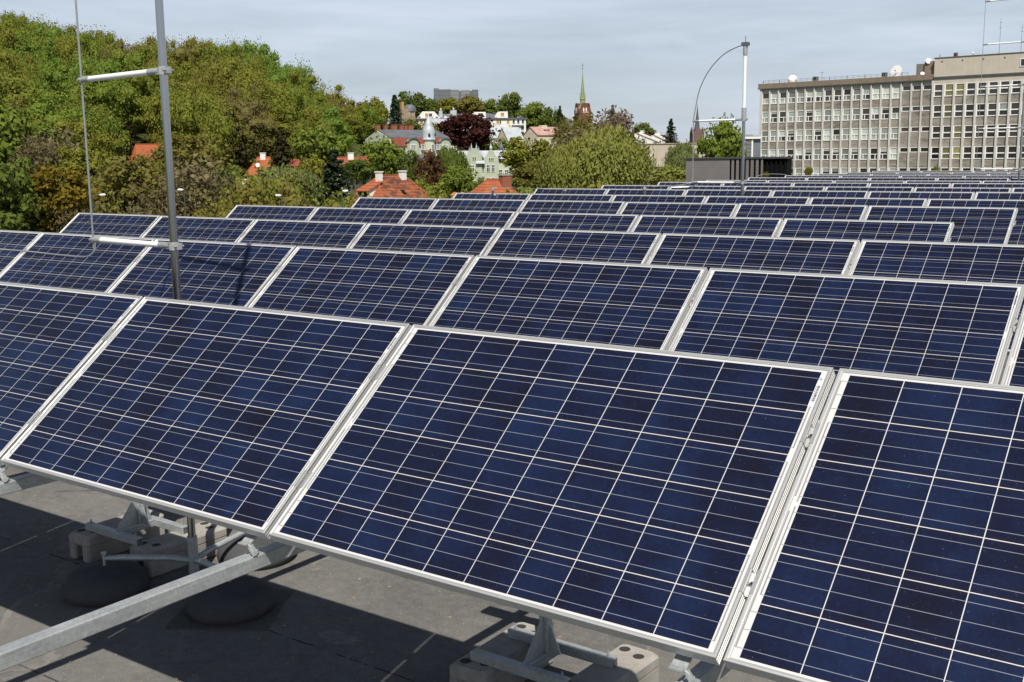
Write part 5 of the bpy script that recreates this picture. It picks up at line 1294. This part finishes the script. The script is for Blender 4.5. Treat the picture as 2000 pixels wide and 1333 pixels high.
T('small yellow-green tree at the foot of the taller office block', 1822, 1836, 326, 343, 140, 'b2', 'yellow', 'tree', 'tree', 'small trees at the foot of the office')
# the wood on the hill: one mass of crowns
def add_wood(name, spots, nl, ls, seed, ramp):
    rng = np.random.default_rng(seed); V = [fit(crown('round' if i < 4 else 'loose', 40 + i, nl, ls)) for i in range(6)] + [fit(crown('bare', 51, int(nl * .9), ls * 1.1))]
    Q, Tn = [], []
    for (x, y, z, wd, ht, tint) in spots:
        v = V[rng.integers(0, 6) if tint > .1 else 6]; a = rng.uniform(0, 6.283); c, s = math.cos(a), math.sin(a)
        q = v.copy(); qx = (q[..., 0] * c - q[..., 1] * s) * wd + x; qy = (q[..., 0] * s + q[..., 1] * c) * wd + y; qz = q[..., 2] * ht + z
        Q.append(np.stack([qx, qy, qz], -1)); Tn.append(np.clip(tint + rng.normal(0, .03, len(q)), 0, 1))
    m = leaf_mat(name + '_leaves', ramp, None, None, .42, True)
    return link(name, quads_mesh(name, np.concatenate(Q), [m], np.concatenate(Tn)))
WR = [(0, (0.176, 0.145, 0.086, 1)), (.12, (0.204, 0.168, 0.074, 1)), (.28, (0.215, 0.197, 0.046, 1)), (.5, (0.231, 0.232, 0.043, 1)), (.75, (0.196, 0.253, 0.043, 1)), (1, (0.160, 0.261, 0.048, 1))]
rw = random.Random(12); spots = []
dd = 222
while dd < 425:
    px = -420 + rw.uniform(0, 40)
    while px < 800:
        a = AZ(px); dq = dd + rw.uniform(-5, 5); x, y = dq / math.cos(math.atan((px - 1000) / F)) * math.sin(a), dq / math.cos(math.atan((px - 1000) / F)) * math.cos(a)
        g = ground_z(x, y); hh = rw.uniform(11.5, 20) * (1 if px < 620 else .85); wd = rw.uniform(9, 15.5)
        ok = not (dd < 372 and px > 650) and not (px > 730)
        top = CAMZ
        if dd < 272 and (215 < px < 375 or 440 < px < 740): ok = False
        if ok:
            t = .56 + .26 * math.sin(px * .011 + dd * .02) + rw.uniform(-.34, .34); t = 0.06 if rw.random() < .04 else max(.14, min(1, t))
            spots.append((x, y, g + hh * .12, wd, hh * .92, t))
        px += wd * .95 * F / dd * rw.uniform(.8, 1.2)
    dd += 10.5
add_wood('hillside_wood', spots, 5000, .0155, 5, WR)
wood = bpy.data.objects['hillside_wood']; tag(wood, 'spring wood of olive and green trees covering the hill on the left', 'wood', kind='stuff')
spots = []; dd = 112
while dd < 226:
    px = -380 + rw.uniform(0, 40)
    while px < 760:
        a = AZ(px); r = dd / math.cos(math.atan((px - 1000) / F)); x, y = r * math.sin(a), r * math.cos(a); g = ground_z(x, y)
        ytop = rw.uniform(352, 412) if dd < 165 else (rw.uniform(318, 385) if px < 450 else rw.uniform(345, 395))
        if 215 < px < 375: ytop = max(ytop, 334)
        if 440 < px < 740: ytop = max(ytop, 356)
        if 470 < px < 570: ytop = min(ytop, 349)
        if 640 < px: ytop = max(ytop, 388)
        if 430 < px < 520: ytop = max(ytop, 398)
        zt_ = AT(px, ytop, dd).z; hh = zt_ - g; wd = rw.uniform(6, 9.5)
        hc = min(hh * .9, wd * 1.25)
        if hh > 2.5: spots.append((x, y, zt_ - hc, wd, hc, 0.03 if rw.random() < .22 else rw.uniform(.15, .8)))
        px += wd * .85 * F / dd * rw.uniform(.8, 1.2)
    dd += 12
add_wood('valley_trees', spots, 3000, .022, 8, WR)
tag(bpy.data.objects['valley_trees'], 'mass of mixed spring trees in the dip between the roof and the hill', 'wood', kind='stuff')
spots = []
for dd, y0, y1, p0, p1 in ((100, 374, 392, 690, 1050), (104, 366, 378, 1040, 1290), (185, 342, 372, 830, 1080), (215, 318, 352, 1060, 1300), (300, 300, 330, 960, 1340), (310, 312, 345, 690, 900), (420, 268, 290, 870, 1250), (545, 228, 246, 770, 1110)):
    px = p0
    while px < p1:
        if dd == 100 and (670 < px < 850 or 895 < px < 1020) or dd in (185, 300, 310) and 872 < px < 1012: px += 20; continue
        a = AZ(px); r = dd / math.cos(math.atan((px - 1000) / F)); x, y = r * math.sin(a), r * math.cos(a); g = min(ground_z(x, y), AT(px, y1, dd).z - 3)
        zt_ = AT(px, rw.uniform(y0, y1), dd).z; hh = zt_ - g; wd = rw.uniform(5, 8) * max(1, dd / 280)
        hc = min(hh, wd * 1.2)
        if hh > 2: spots.append((x, y, zt_ - hc, wd, hc, 0.04 if rw.random() < .15 else rw.uniform(.3, 1)))
        px += wd * .8 * F / dd * rw.uniform(.8, 1.3)
add_wood('garden_greenery', spots, 1500, .03, 9, WR)
tag(bpy.data.objects['garden_greenery'], 'low garden greenery filling the gaps between the town houses', 'greenery', kind='stuff')
